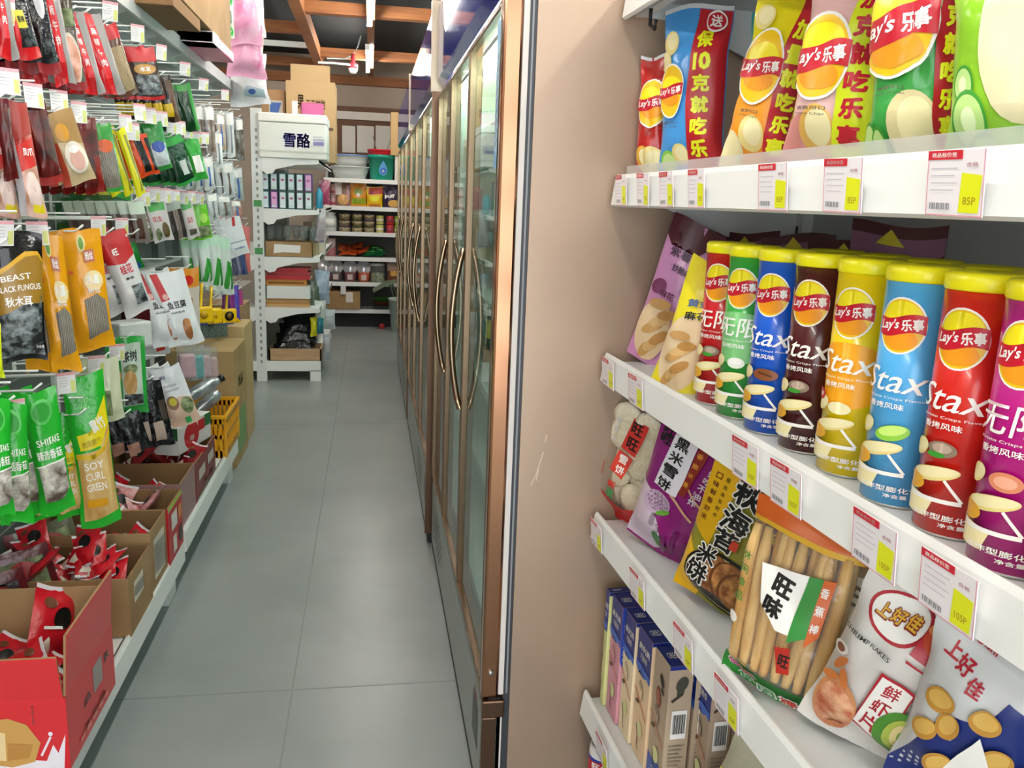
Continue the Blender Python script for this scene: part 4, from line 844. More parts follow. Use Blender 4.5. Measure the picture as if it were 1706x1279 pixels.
hang('dark green seaweed packet in the second row', (286, 228), (312, 306), 32, 50, .025, film('#123a22'), gart(('r', -.5, .84, .5, 1, ink('#2f9a3c')), ('r', -.1, .2, .25, .5, ink('#c8cfc8')), ('r', -.5, 0, .5, .07, ink('#2f9a3c'))), 7, .036)
hang('light green packet after the seaweed packets', (318, 232), (336, 300), 24, 58, .025, film('#3aa83c'), gart(('r', -.3, .2, .3, .6, INKW),), 2)
hang('wide glossy dark green bag behind the third hook row', (152, 296), (160, 384), 130, 66, .04, film('#14541c'), gart(('e', .05, .72, .3, .05, ink('#c9c22c')), ('p', [(.1, .98), (.5, .9), (.5, .55), (.2, .7)], ink('#3fae3c'))), 0, x0=-.98, name='hanging_bag', cat='bag')
# -- third row
def fungus(w, h):
    a = Art(w, h); G = mat('#9a7424', rough=.3)
    a.rect(-.45, .04, .45, .52, FUNG); p = [(-.5, .36), (-.2, .40), (.1, .46), (.5, .47), (.5, .80), (.4, .85), (.15, .83), (-.2, .74), (-.5, .68)]; a.poly(p, G)
    a.poly([(-.5, .66), (-.2, .72), (.15, .81), (.4, .83), (.5, .78), (.5, .80), (.4, .86), (.15, .85), (-.2, .76), (-.5, .70)], ink('#d8a41c'))
    a.text('BEAST', -.05, .66, .045, INKW, .6, 6, .01); a.text('BLACK FUNGUS', -.0, .58, .045, INKW, .86, 6, .01); a.text('秋木耳', -.02, .48, .075, INKW, .55, 4, .02); a.text('净含量', .36, .12, .03, INKW, .16); return a
hang('black fungus bag with gold band and white lettering', (26, 388), (38, 602), 88, 66, .05, mat('#101214', rough=.12, bump=.3, bscale=24), fungus, 2, name='hanging_bag', cat='bag', nu=12, nv=18)
hang('lime yellow bag corner below the fungus bag', (-14, 540), (-6, 632), 30, 60, .03, film('#d8e81c'), None, 0, name='hanging_bag', cat='bag', hook=False)
def yellowbag(w, h):
    a = Art(w, h); Y = ink('#efa90f')
    a.poly([(-.14, .10), (.42, .16), (.42, .42), (.2, .48), (-.14, .44)], VERM); a.ell(-.02, .90, .10, .07, ink('#e8d890')); a.ell(-.02, .90, .06, .05, ink('#6a9a3a')); a.rect(.0, .74, .26, .84, ink('#c07060')); a.text('粉丝', .13, .79, .07, INKW, .2, 0, .03)
    a.ell(.16, .59, .24, .08, ink('#f0d9a0')); a.text('水晶', .14, .60, .085, INKW, .32, 0, .04); a.text('粉丝', .14, .51, .05, INKW, .3); a.rect(-.4, .66, -.3, .69, ink('#d8602c')); return a
YF = film('#e9a010')
hang('yellow vermicelli bag leaning below the third hook row, nearer one', (76, 390), (112, 618), 52, 60, .05, YF, yellowbag, 1, name='hanging_bag', cat='bag', nu=12, nv=18)
hang('yellow vermicelli bag with a big grey window, farther one', (132, 385), (160, 582), 70, 66, .05, YF, yellowbag, 1, name='hanging_bag', cat='bag', nu=12, nv=18)
hang('dark maroon bag behind the farther yellow bag', (176, 388), (190, 478), 46, 60, .03, film('#4a1014'), None, 2, x0=-.92, name='hanging_bag', cat='bag')
hang('green bag sliver behind the red topped white bag', (196, 384), (222, 452), 44, 60, .03, film('#1f7a2a'), gart(('e', .2, .1, .2, .1, ink('#2c5aa0')),), 1, x0=-.92, name='hanging_bag', cat='bag')
hang('white gusset bag with red top and grey window', (184, 388), (234, 522), 52, 64, .05, film('#cfcfcf'), gart(('p', [(-.5, .66), (.1, .62), (.5, .70), (.5, 1), (-.5, 1)], ink('#c01a20')), ('t', '桂花', .05, .56, .11, ink('#c02a3a'), .45), ('r', .0, .12, .40, .36, FUNG), ('t', '香菇', .05, .45, .03, BLACK, .3), ('t', '旺', -.1, .78, .08, INKW, .2)), 1, name='hanging_bag', cat='bag', nu=12, nv=18)
hang('white fish tofu bag with a red corner flash', (274, 452), (312, 574), 62, 70, .05, film('#e3e5e6'), gart(('p', [(-.42, .98), (-.22, .98), (-.10, .64), (-.34, .62)], ink('#c8161c')), ('e', -.2, .68, .08, .04, ink('#e8b0a8')), ('t', '鱼豆腐', .04, .56, .10, BLACK, .52), ('e', .14, .22, .12, .14, ink('#a86a3a')), ('e', .18, .30, .08, .06, ink('#c98a50')), ('t', '休闲食品', .0, .46, .03, ink('#777777'), .4)), 2, name='hanging_bag', cat='bag', nu=12, nv=18)
hang('clear bag with orange top beside the fish tofu bag', (314, 446), (319, 566), 34, 66, .04, film('#cfc6ba'), gart(('r', -.5, .74, .5, 1, ink('#e0901c')), ('e', -.05, .84, .26, .07, ink('#d8281c')), ('p', [(-.2, .1), (.2, .1), (.1, .6), (-.1, .6)], ink('#b8803a'))), 1, name='hanging_bag', cat='bag')
hang('silver and brown seed packet, first of the farther third row', (226, 336), (240, 404), 26, 52, .02, film('#7a706a'), gart(('r', -.5, .7, .5, 1, ink('#c8d4c4')), ('r', -.3, .1, .1, .6, ink('#4a2c20'))), 6, .036)
hang('white seed packet with green top in the farther third row', (258, 337), (274, 402), 34, 64, .02, film('#c9c5c2'), gart(('r', -.4, .78, .4, .98, ink('#4aa84a')), ('t', '花生', -.1, .58, .14, ink('#b84a50'), .5), ('e', .2, .28, .18, .2, ink('#5a4a26')), ('e', -.2, .2, .15, .16, HERB)), 1, .03)
hang('dark striped seed packet in the farther third row', (286, 338), (300, 398), 28, 52, .02, film('#3a3432'), gart(('r', -.5, .8, .5, 1, ink('#9aa49a')), ('r', -.1, 0, .2, .8, ink('#7a6c66'))), 7, .034)
hang('white and pink seed packet in the farther third row', (308, 336), (324, 396), 22, 60, .02, film('#cfc9c6'), gart(('r', -.4, .8, .4, .98, ink('#58a858')), ('t', '瓜子', 0, .5, .16, ink('#c05a60'), .5), ('r', -.3, .1, .3, .25, ink('#5a544a'))), 3)
hang('leaf green seed packet closing the farther third row', (332, 342), (343, 398), 25, 64, .02, film('#6cc22c'), gart(('e', .1, .62, .26, .14, ink('#a8dc5a')), ('r', -.4, .06, .4, .4, HERB)), 3, .03)
# grey sleeves behind, white-and-green leek packs, hosiery, tape measures and the rest
for k in range(9):
    p = onx(232 + k * 12.5, 400, -.95); q = onx(232 + k * 12.5, 432, -.95); o = MB(); o.box(-.008, -.055, q.z, .008, .055, p.z, mat(('#4f5552', '#3a403d', '#6a6f6b')[k % 3], rough=.3), .002)
    tag(o.build('sleeve_pack', loc=(-.95, p.y, 0), rot=(0, 0, math.radians(-32))), 'grey flat sleeve pack standing below the seed packets', 'sleeve', 'grey sleeve packs below the seed packets')
MB().box(-.20, 0, -.012, 0, 1.0, 0, mat('#9ba09d', rough=.3)).build('wire_tray', pg, (.22, 2.75, onx(260, 436, -.95).z))
WG = film('#d3ddd6')
for k, (t_, b_) in enumerate((((338, 396), (346, 476)), ((355, 390), (364, 484)), ((372, 395), (381, 490)))):
    hang(('nearest white and green long pack over the tape measures', 'middle white and green long pack over the tape measures', 'farthest white and green long pack over the tape measures')[k], t_, b_, 20, 55, .03, WG, gart(('r', -.5, .8, .5, 1, ink('#bfe0c9')), ('p', [(-.5, .1), (.0, .1), (.4, .55), (.1, .6)], ink('#3a9a3c')), ('r', .2, .1, .4, .5, ink('#2f8a34'))), 2, .04, name='long_pack', cat='household packet')
hang('white folded cloth pack with red stripe near the gondola end', (382, 364), (400, 426), 36, 64, .03, film('#e6e8ea'), gart(('p', [(.02, .78), (.16, .78), (.24, 1), (.1, 1)], ink('#c8282c')), ('r', -.5, .36, .5, .39, ink('#9aa6b0')), ('t', 'socks', .05, .22, .06, ink('#6a86b8'), .5)), 2, name='cloth_pack', cat='household packet')
hang('striped dark cloth pack under the white folded one', (396, 424), (402, 458), 24, 60, .02, film('#5a5a72'), gart(('r', -.2, 0, 0, 1, ink('#8a8aa8')), ('r', .15, 0, .3, 1, ink('#2f4a8a'))), 2, name='cloth_pack', cat='household packet')
hang('pink hanging brush at the far end of the pegboard', (410, 376), (412, 452), 12, 60, .03, film('#e8807c'), None, 2, name='hanging_brush', cat='household packet')
for k, (px, py) in enumerate(((338, 522), (354, 524), (380, 524))):
    p = onx(px, py, XT); m = MB(); YT = mat('#f0c20c', rough=.35)
    m.box(-.016, -.05, -.05, .016, .05, .035, YT, .012); (m.lathe([(.026, .0), (.028, .003), (.0, .004)], BLACK, 20, c=(.016, 0, -.006), axis='x'), m.lathe([(.016, .004), (.0, .0045)], ink('#8a6a10'), 16, c=(.016, 0, -.006), axis='x')) if k == 2 else m.lathe([(.02, .0), (.02, .003), (.0, .004)], mat('#c99c0a', rough=.4), 16, c=(.016, 0, -.006), axis='x')
    m.prism([(.05, -.05), (.05, -.02), (.075, -.045)], 'x', -.012, .012, YT)
    o = m.build('tape_measure', loc=p, rot=(0, 0, math.radians(-58))); tag(o, ('yellow tape measure hanging from its strap, nearest of three', 'yellow tape measure hanging from its strap, middle of three', 'yellow tape measure with round black badge, farthest of three')[k], 'tape measure')
    MB().tube([(0, -.01, .03), (0, -.006, .08), (0, 0, .15)], .008, YT, 6).build('strap', o)
for k in range(7):
    p = onx(334 + k * 11.5, 536, XT - .03); m = MB(); m.box(-.02, -.03, -.014, .02, .03, 0, mat('#2748b0', rough=.4), .003); m.box(-.018, -.028, -.085, .018, .028, -.014, mat('#3a4a44', rough=.8, noise='#6c7a70', nscale=120))
    tag(m.build('scrub_brush', loc=p, rot=(0, 0, math.radians(-50))), 'blue topped bristle brush in the row below the tape measures', 'brush', 'blue brushes below the tape measures')
for k, (px, py, c) in enumerate(((384, 470, '#8a3a8a'), (392, 476, '#5a4ab8'), (399, 482, '#b04a8a'))):
    hang(('purple toothbrush pack beside the tape measures', 'violet toothbrush pack beside the tape measures', 'magenta toothbrush pack beside the tape measures')[k], (px, py), (px + 4, py + 62), 10, 60, .02, film(c), None, 1, name='brush_pack', cat='household packet')
# clear packs of the far pegboard
far = (((348, 176), (354, 262), 16, '#8a7a70'), ((366, 190), (370, 250), 15, '#b8a48c'), ((382, 186), (386, 262), 14, '#cdd2d2'), ((398, 196), (401, 268), 14, '#5a544c'), ((345, 262), (350, 316), 18, '#d8dcda'), ((362, 222), (365, 280), 15, '#e3e6e4'), ((378, 270), (383, 330), 20, '#c9d0d2'), ((394, 280), (398, 335), 18, '#a9b4b4'), ((352, 322), (357, 366), 18, '#c2c6c6'), ((372, 326), (377, 362), 22, '#9aa0a0'), ((392, 334), (396, 366), 18, '#b8867a'))
for k, (t_, b_, w_, c) in enumerate(far):
    nm = ('brown spatula', 'tan spoon', 'clear ladle', 'dark comb', 'white sponge', 'toothbrush', 'clear glove', 'grey glove', 'clear peg', 'silver foil', 'rosy cloth')[k]
    hang(nm + ' pack on the far pegboard under the top shelf', t_, b_, w_, 58, .025, mat(c, rough=.15, noise='#e6ecec', nscale=14, bump=.6, bscale=30, ramp=(.45, .8)), gart(('r', -.4, .72, .4, .96, INKW), ('r', -.08, .1, .1, .7, ink(('#6a5a48', '#3a6ab0', '#7a8084')[k % 3]))), 3, .045, name='household_pack', cat='household packet')
# red-and-white boxes lying behind the fourth row
for k, (px, py, sx, sy, c, l) in enumerate(((235, 532, .06, .055, '#4a1418', 'dark maroon packet lying behind the white bags'), (214, 556, .07, .05, '#d8d8d6', 'white packet lying under the maroon one'), (246, 570, .07, .06, '#cfd0cf', 'white packet with red mark above the herb packets'))):
    p = onx(px, py, -.92); m = MB(); m.box(-.05, -sx, -sy, .05, sx, sy, film(c), .008); g = Art(sx * 2, sy * 2); g.rect(.0, .2, .3, .8, ink('#c8382c' if k == 2 else c)); g.wrap(m, lambda x, y: (.05, x, y - sy), 9, 9)
    tag(m.build('lying_packet', loc=p, rot=(.12 * (k - 1), 0, math.radians(-40))), l, 'packet')
# -- fourth row
GRNF = film('#22b02c', rough=.2)
def shiitake(w, h):
    a = Art(w, h); a.ell(.0, .84, .30, .10, ink('#58c45a')); a.ell(0, .84, .24, .075, ink('#2ba034')); a.text('SHII', -.1, .60, .055, INKW, .4, 5, .01); a.text('TAKE', .22, .61, .055, INKW, .3, 5, .01); a.text('精选香菇', .02, .50, .075, INKW, .72, 4, .02)
    a.poly([(-.36, .40), (.4, .44), (.42, .20), (.2, .12), (-.3, .12)], MUSH); a.poly([(-.42, .41), (.42, .45), (.42, .44), (-.36, .40)], INKW); return a
def soy(w, h):
    a = Art(w, h); a.poly([(-.34, .62), (0, .64), (.46, .84), (.48, .62), (.3, .54), (-.3, .52)], ink('#ecd81a')); a.poly([(-.40, .50), (.2, .52), (.46, .66), (.46, .08), (-.40, .05)], SOY); a.poly([(-.42, .50), (.0, .49), (.3, .53), (.48, .64), (.48, .60), (.3, .50), (0, .46), (-.42, .47)], ink('#e0b81a'))
    a.text('腐竹', .2, .68, .09, INKW, .36, 20, .03); a.text('优质腐竹', 0, .57, .04, ink('#b8a41a'), .5, 12)
    for t_, y in (('SOY', .42), ('CURL', .35), ('GREEN', .28)): a.text(t_, -.02, y, .05, INKW, .5, 3, .01)
    a.rect(-.3, .15, .2, .20, ink('#e8a81a')); a.text('龙', -.05, .84, .1, ink('#7fd47a'), .25); return a
hang('green shiitake bag cut by the edge of the picture', (-8, 668), (2, 862), 50, 62, .05, GRNF, shiitake, 1, name='hanging_bag', cat='bag')
hang('green shiitake bag, second from the picture edge', (16, 672), (30, 872), 56, 62, .05, GRNF, shiitake, 2, name='hanging_bag', cat='bag', nu=12, nv=18)
hang('bright green shiitake bag beside the soy curl bag', (62, 650), (98, 852), 62, 66, .05, GRNF, shiitake, 2, name='hanging_bag', cat='bag', nu=12, nv=18)
hang('green and yellow soy curl bag, large in front', (136, 622), (170, 874), 70, 66, .055, GRNF, soy, 0, name='hanging_bag', cat='bag', nu=12, nv=18)
hang('second soy curl bag half hidden behind the large one', (100, 690), (120, 862), 48, 62, .05, GRNF, soy, 1, x0=-.88, name='hanging_bag', cat='bag')
hang('pale cream packet behind the green framed herb packet', (176, 596), (188, 700), 42, 60, .03, film('#cfd2b4'), gart(('r', -.4, .1, .0, .5, HERB),), 2, name='herb_packet', cat='herb packet')
hang('green framed herb packet with clear window', (216, 562), (224, 690), 50, 68, .03, film('#2fa040'), gart(('r', -.36, .12, .34, .92, ink('#b4c4b4')), ('t', '茶树', -.05, .76, .14, BLACK, .5), ('e', -.05, .60, .25, .06, HERB), ('e', -.08, .42, .24, .16, ink('#b98f54')), ('r', -.3, .14, .34, .28, FUNG)), 1, name='herb_packet', cat='herb packet', nu=12, nv=16)
hang('white topped herb packet with food print', (274, 612), (312, 706), 50, 70, .03, film('#dfe2e4'), gart(('p', [(-.5, 0), (.5, 0), (.5, .42), (.1, .50), (-.5, .42)], ink('#d8b8a0')), ('e', -.2, .42, .2, .12, ink('#8a6a4c')), ('e', -.18, .44, .13, .07, ink('#d8c84a')), ('e', .25, .32, .22, .14, HERB), ('r', .0, .04, .2, .14, ink('#3aa85a')), ('t', '蘑菇', -.2, .86, .06, ink('#8a80a0'), .2), ('r', -.3, .62, .2, .64, ink('#a9a9b4')), ('r', -.3, .70, .15, .72, ink('#a9a9b4'))), 2, .04, name='herb_packet', cat='herb packet', nu=12, nv=16)
hang('dark glossy seaweed packet below the herb packets', (250, 634), (276, 742), 34, 56, .03, DARKF, gart(('r', -.4, .1, .1, .4, ink('#b8a494')), ('r', .1, .4, .4, .7, ink('#4a4038'))), 4, .045, name='herb_packet', cat='herb packet')
hang('black packet with glints hanging low above the cartons', (212, 690), (236, 752), 40, 60, .03, DARKF, gart(('r', -.5, .0, .0, .3, ink('#a87a6a')),), 2, .045, name='herb_packet', cat='herb packet')
for k, (px, py, c, l) in enumerate(((310, 600, '#b89aa0', 'rosy soap box in clear pack, nearest of its row'), (325, 602, '#6a9a9c', 'teal soap box in clear pack beside the rosy one'), (337, 602, '#b8a0a4', 'dusty pink soap box in clear pack, middle of its row'), (349, 604, '#c2a8aa', 'pale pink soap box in clear pack beside the cyan one'), (364, 606, '#2fb4d8', 'cyan soap box in clear pack'), (382, 600, '#5a78a8', 'slate blue soap box at the far end of its row'))):
    p = onx(px, py, XT); m = MB(); m.box(-.018, -.036, -.14, .018, .036, -.03, mat(c, rough=.25), .012); g = Art(.072, .11); g.ell(.1, .6, .2, .15, ink('#e6ecee') if k == 4 else mat(c, rough=.3)); g.wrap(m, lambda x, y: (.018, x, y - .14), 9, 9)
    o = m.build('soap_box', loc=(p.x, p.y, p.z + .06), rot=(0, -.1, math.radians(-62))); tag(o, l, 'soap box'); MB().box(-.004, -.042, -.15, .004, .042, .02, clear('#f4f6f6', .08, 1.4, .4, 30, .12)).build('clear_card', o)
# vacuum packs leaning at the foot of the board
for k, (px, py, l) in enumerate(((20, 935, 'dark red vacuum pack behind the red carton, nearest one'), (66, 930, 'dark red vacuum pack with dried greens, middle one'), (112, 915, 'clear vacuum pack of dried greens with red seal'))):
    p = onx(px, py, -.95); mb = bag_mesh(.20, .26, .05, film('#5a1218') if k < 2 else film('#6a6a54'), gart(('r', -.34, .12, .4, .88, DARKF if k < 1 else HERB), ('e', .1, .75, .2, .12, ink('#a8242c')), ('r', -.5, 0, -.36, 1, ink('#7a1a20')))(.20, .26), None, 60 + k, 'heavy', 9, 12)
    tag(mb.build('vacuum_pack', loc=(-.97, p.y, .194), rot=(-.22, -.22, math.radians(24))), l, 'vacuum pack')

# -- cartons on the base shelf
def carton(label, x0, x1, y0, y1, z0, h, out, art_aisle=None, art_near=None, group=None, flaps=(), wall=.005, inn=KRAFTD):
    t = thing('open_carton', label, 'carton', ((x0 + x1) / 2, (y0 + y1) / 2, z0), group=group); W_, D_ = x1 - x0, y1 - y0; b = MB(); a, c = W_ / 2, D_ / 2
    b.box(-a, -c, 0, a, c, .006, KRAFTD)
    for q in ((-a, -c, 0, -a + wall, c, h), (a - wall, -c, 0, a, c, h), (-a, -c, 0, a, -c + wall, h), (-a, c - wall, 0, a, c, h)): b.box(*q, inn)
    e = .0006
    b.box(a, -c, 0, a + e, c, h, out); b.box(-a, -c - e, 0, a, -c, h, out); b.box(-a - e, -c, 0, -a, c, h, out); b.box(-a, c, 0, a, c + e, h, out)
    if art_aisle: g = Art(D_, h); art_aisle(g); g.wrap(b, lambda x, y: (a + e, x, y), 9, 9)
    if art_near: g = Art(W_, h); art_near(g); g.wrap(b, lambda x, y: (x, -c - e, y), 9, 9)
    b.build('carton_body', t)
    for side, ang, ln in flaps:
        f = MB(); r = math.radians(ang)
        if side == 'aisle': f.box(0, -c + .004, 0, wall, c - .004, ln, inn).box(wall, -c + .004, 0, wall + e, c - .004, ln, out); f.build('carton_flap', t, (a - wall, 0, h), (0, r, 0))
        if side == 'near': f.box(-a + .004, -wall, 0, a - .004, 0, ln, inn).box(-a + .004, -wall - e, 0, a - .004, -wall, ln, out); f.build('carton_flap', t, (0, -c + wall, h), (r, 0, 0))
        if side == 'far': f.box(-a + .004, 0, 0, a - .004, wall, ln, inn).box(-a + .004, wall, 0, a - .004, wall + e, ln, out); f.build('carton_flap', t, (0, c - wall, h), (r, 0, 0))
        if side == 'wall': f.box(-wall, -c + .004, 0, 0, c - .004, ln, inn).box(-wall - e, -c + .004, 0, -wall, c - .004, ln, out); f.build('carton_flap', t, (-a + wall, 0, h), (0, r, 0))
    return t
ZD, ZN = .2175, .1935
REDC = mat('#d4202a', rough=.28); FOIL = mat('#c01a26', rough=.22, bump=.5, bscale=26)
def a_aisle(g):
    g.rect(.02, .42, .22, .80, ink('#9a8f8c')); g.text('品', -.12, .52, .12, INKW, .14, 0, .02); g.text('东', .32, .66, .14, INKW, .12, 0, .02); g.text('净含量', 0, .2, .08, ink('#e88a80'), .5)
    for i in range(5): g.rect(-.30 + i * .13, .10, -.22 + i * .13, .16, ink('#e88a80'))
def a_near(g):
    q = lambda pts: [(.10 + .40 * (x + .5), y) for x, y in pts]
    WV = ink('#e9e4ea')
    g.poly(q([(-.5, 0), (.42, 0), (.47, .50), (.36, .24), (.30, .36), (.20, .14), (.05, .16), (-.2, .10), (-.5, .14)]), WV); g.poly(q([(-.5, .14), (-.25, .08), (.05, .14), (.14, .40), (-.02, .66), (-.25, .76), (-.5, .74)]), ink('#c79a50')); g.poly(q([(-.5, .20), (-.32, .18), (-.30, .56), (-.5, .62)]), ink('#e6cf98')); g.poly(q([(-.30, .18), (-.02, .2), (.04, .38), (-.28, .42)]), ink('#b5853c'))
    g.line(q([(.14, .22), (.28, .48)]), .012, WV); g.ell(.412, .52, .012, .03, WV); g.vtext('休闲食品', .33, .90, .05, .07, ink('#f0b0a8'), .012)
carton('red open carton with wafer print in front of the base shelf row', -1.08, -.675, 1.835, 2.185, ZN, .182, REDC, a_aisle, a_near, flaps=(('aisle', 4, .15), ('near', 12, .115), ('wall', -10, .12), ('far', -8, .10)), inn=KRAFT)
def lab(x0, x1, y0, y1): return lambda g: (g.rect(x0, y0, x1, y1, ink('#dcd4c4')), [g.rect(x0 + .03 + i * .022, y0 + .08, x0 + .04 + i * .022, y1 - .08, BLACK) for i in range(int((x1 - x0 - .04) / .022))])
def bars(g): [g.rect(.02 + i * .03, .2, .035 + i * .03, .38, ink('#4a3a28')) for i in range(9)]
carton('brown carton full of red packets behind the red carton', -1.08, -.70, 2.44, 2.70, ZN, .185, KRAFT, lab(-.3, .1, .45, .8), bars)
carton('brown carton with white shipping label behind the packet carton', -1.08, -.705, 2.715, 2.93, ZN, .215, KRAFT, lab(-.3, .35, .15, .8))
def a_lime(g): g.rect(-.5, .92, .5, 1, ink('#9ac43a')); g.rect(-.3, .52, .1, .82, ink('#d8d0c8')); g.rect(-.25, .1, .0, .4, ink('#d8d0c8')); g.rect(.2, .12, .42, .40, BLACK); g.ell(.28, .68, .12, .14, ink('#d8862c'))
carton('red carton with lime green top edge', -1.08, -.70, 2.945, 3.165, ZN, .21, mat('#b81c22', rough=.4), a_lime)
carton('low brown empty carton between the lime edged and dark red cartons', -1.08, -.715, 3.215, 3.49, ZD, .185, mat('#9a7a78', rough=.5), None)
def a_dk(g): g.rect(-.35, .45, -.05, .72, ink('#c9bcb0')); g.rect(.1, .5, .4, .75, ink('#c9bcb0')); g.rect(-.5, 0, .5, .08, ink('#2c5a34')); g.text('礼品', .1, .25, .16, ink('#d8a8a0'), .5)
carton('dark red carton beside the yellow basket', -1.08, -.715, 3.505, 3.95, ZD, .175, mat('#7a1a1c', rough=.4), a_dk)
p = onx(328, 702, -.80)
def a_wr(g): g.ell(-.1, .5, .22, .5, ink('#b81a20')); g.rect(.1, .5, .3, .9, ink('#b81a20')); g.rect(.3, .55, .5, 1, ink('#2c6a3a')); g.text('香', -.1, .4, .2, INKW, .15)
m = MB(); m.box(-.12, -.16, 0, .12, .16, .12, mat('#d5cfcc', rough=.5), .002); g = Art(.32, .12); a_wr(g); g.wrap(m, lambda x, y: (.12, x, y), 9, 9); g = Art(.24, .12); a_wr(g); g.wrap(m, lambda x, y: (x, -.16, y), 9, 9)
tag(m.build('gift_box', loc=(-.88, 3.80, ZD + .176), rot=(0, 0, -.25)), 'white and red box standing on the dark red carton', 'box')
# packets inside the cartons
_pk = []
def art_pk(w, h):
    a = Art(w, h); a.rect(-.5, 0, .5, .06, ink('#d8d4d8')); a.rect(-.5, .94, .5, 1, ink('#d8d4d8')); a.ell(.1, .55, .22, .15, BLACK); a.ell(-.2, .75, .14, .08, ink('#6a3a22')); a.poly([(-.4, .12), (.0, .1), (-.15, .3)], ink('#e6dcc8')); a.rect(-.3, .40, .1, .44, INKW); return a
def loose(y0, y1, z, n, label, grp, x0=-1.03, x1=-.76, s=.8, c=None):
    if c not in _pk_d:
        _pk_d[c] = bag_mesh(.12, .17, .035, c or FOIL, art_pk(.12, .17), None, 77, 'pillow', 8, 10).mesh('wrapped_snack')
    for k in range(n):
        o = bpy.data.objects.new('wrapped_snack', _pk_d[c]); COL.objects.link(o); tag(o, label, 'wrapped snack', grp); o.scale = (s, s, s)
        o.location = (x0 + (x1 - x0) * ((k * .37) % 1), y0 + (y1 - y0) * ((k * .61 + .2) % 1), z + .02 * (k % 4) + random.uniform(0, .015)); o.rotation_euler = (random.uniform(-1.3, -.5), random.uniform(-.5, .5), random.uniform(-1.2, 1.6))
_pk_d = {}
loose(1.93, 2.10, .25, 14, 'red wrapped chocolate snack lying in the red open carton', 'snacks in the red carton', x1=-.81)
loose(2.48, 2.64, .30, 12, 'red wrapped snack heaped in the brown carton behind the red one', 'snacks in the brown packet carton')
loose(2.76, 2.88, .245, 6, 'red wrapped snack low in the labelled brown carton', 'snacks in the labelled carton', s=.75)
loose(2.99, 3.10, .29, 9, 'pale red wrapped snack in the lime edged carton', 'snacks in the lime edged carton', c=mat('#a83a3c', rough=.25, bump=.5, bscale=26, noise='#d8a8a8', nscale=14))
loose(3.28, 3.42, .24, 4, 'red wrapped snack at the bottom of the low empty carton', 'snacks in the low carton', s=.7)
loose(3.58, 3.86, .29, 8, 'dark red wrapped snack in the dark red carton', 'snacks in the dark red carton', c=mat('#8a1c20', rough=.25, bump=.5, bscale=26))
tp = bpy.data.objects.new('wrapped_snack', _pk_d[None]); COL.objects.link(tp); tp.location = (-.80, 2.08, .33); tp.rotation_euler = (-.35, .5, .9); tp.scale = (1.1,) * 3; tag(tp, 'red wrapped snack sticking out at the corner of the red carton', 'wrapped snack')

# yellow basket with a silver bottle, cartons at the gondola's end
bk = thing('yellow_basket', 'yellow plastic basket with slotted sides on the base shelf', 'basket', (-.80, 4.36, ZD)); BY = mat('#e2a208', rough=.35); b = MB(); BW, BD, BH = .10, .20, .21
def slot_wall(axis, s, half):
    f = 1.0
    n = 9; 
    for k in range(n + 1):
        q = -half + 2 * half * k / n
        for z0, z1 in ((0, .03), (.095, .115), (.18, BH)): pass
        a0, a1 = q - .006, q + .006
        if axis == 'x': b.box(s - .003, a0, 0, s + .003, a1, BH, BY)
        else: b.box(a0, s - .003, 0, a1, s + .003, BH, BY)
    for z0, z1 in ((0, .035), (.095, .115), (.17, BH)):
        if axis == 'x': b.box(s - .003, -half, z0, s + .003, half, z1, BY)
        else: b.box(-half, s - .003, z0, half, s + .003, z1, BY)
slot_wall('x', BW, BD); slot_wall('x', -BW, BD); slot_wall('y', BD, BW); slot_wall('y', -BD, BW); b.box(-BW, -BD, 0, BW, BD, .004, BY)
b.build('basket_body', bk)
r = MB()
for q in ((-BW - .012, -BD - .012, BH - .012, BW + .012, -BD + .004, BH + .004), (-BW - .012, BD - .004, BH - .012, BW + .012, BD + .012, BH + .004), (-BW - .012, -BD, BH - .012, -BW + .004, BD, BH + .004), (BW - .004, -BD, BH - .012, BW + .012, BD, BH + .004)): r.box(*q, BY)
r.build('basket_rim', bk)
bt = MB(); bt.lathe([(.0, 0), (.030, .0), (.034, .01), (.034, .17), (.022, .20), (.016, .21), (.016, .215)], SILV, 20); o = bt.build('silver_bottle', loc=(-.90, 4.12, .51), rot=(0, 1.15, .55)); tag(o, 'silver wrapped bottle lying across the yellow basket', 'bottle'); MB().lathe([(.018, .215), (.018, .24), (0, .24)], BLACK, 16).build('bottle_cap', o)
bt = MB(); bt.lathe([(.0, 0), (.03, .0), (.033, .01), (.033, .13), (.02, .16), (.0, .165)], SILV, 20); tag(bt.build('silver_bottle', loc=(-.86, 4.24, .42), rot=(.3, .9, .9)), 'second silver wrapped bottle lower in the yellow basket', 'bottle')
def kraft_box(label, x0, x1, y0, y1, z0, z1, art=None, face='aisle', m=KRAFT, name='kraft_carton', rz=0):
    b = MB(); cx, cy = (x0 + x1) / 2, (y0 + y1) / 2; b.box(x0 - cx, y0 - cy, 0, x1 - cx, y1 - cy, z1 - z0, m, .003); TAPE = mat('#b89a6c', rough=.3); b.box(-.025, y0 - cy - .0005, z1 - z0 - .06, .025, y1 - cy + .0005, z1 - z0 + .0008, TAPE)
    if art:
        for fc in face.split('+'):
            g = Art(y1 - y0 if fc == 'aisle' else x1 - x0, z1 - z0); art(g); g.wrap(b, (lambda x, y: (x1 - cx, x, y)) if fc == 'aisle' else (lambda x, y: (x, y0 - cy, y)), 9, 9)
    return tag(b.build(name, loc=(cx, cy, z0), rot=(0, 0, rz)), label, 'carton')
kraft_box('tall kraft carton with green print standing on the floor at the gondola end', -1.08, -.73, 4.66, 5.12, 0, .66, lambda g: (g.rect(-.3, .08, .35, .45, ink('#6a9a4a')), g.text('纸品', 0, .7, .1, ink('#8a6a3a'), .4)), 'aisle', mat('#b79a6a', rough=.7, noise='#a88a5a', nscale=4))
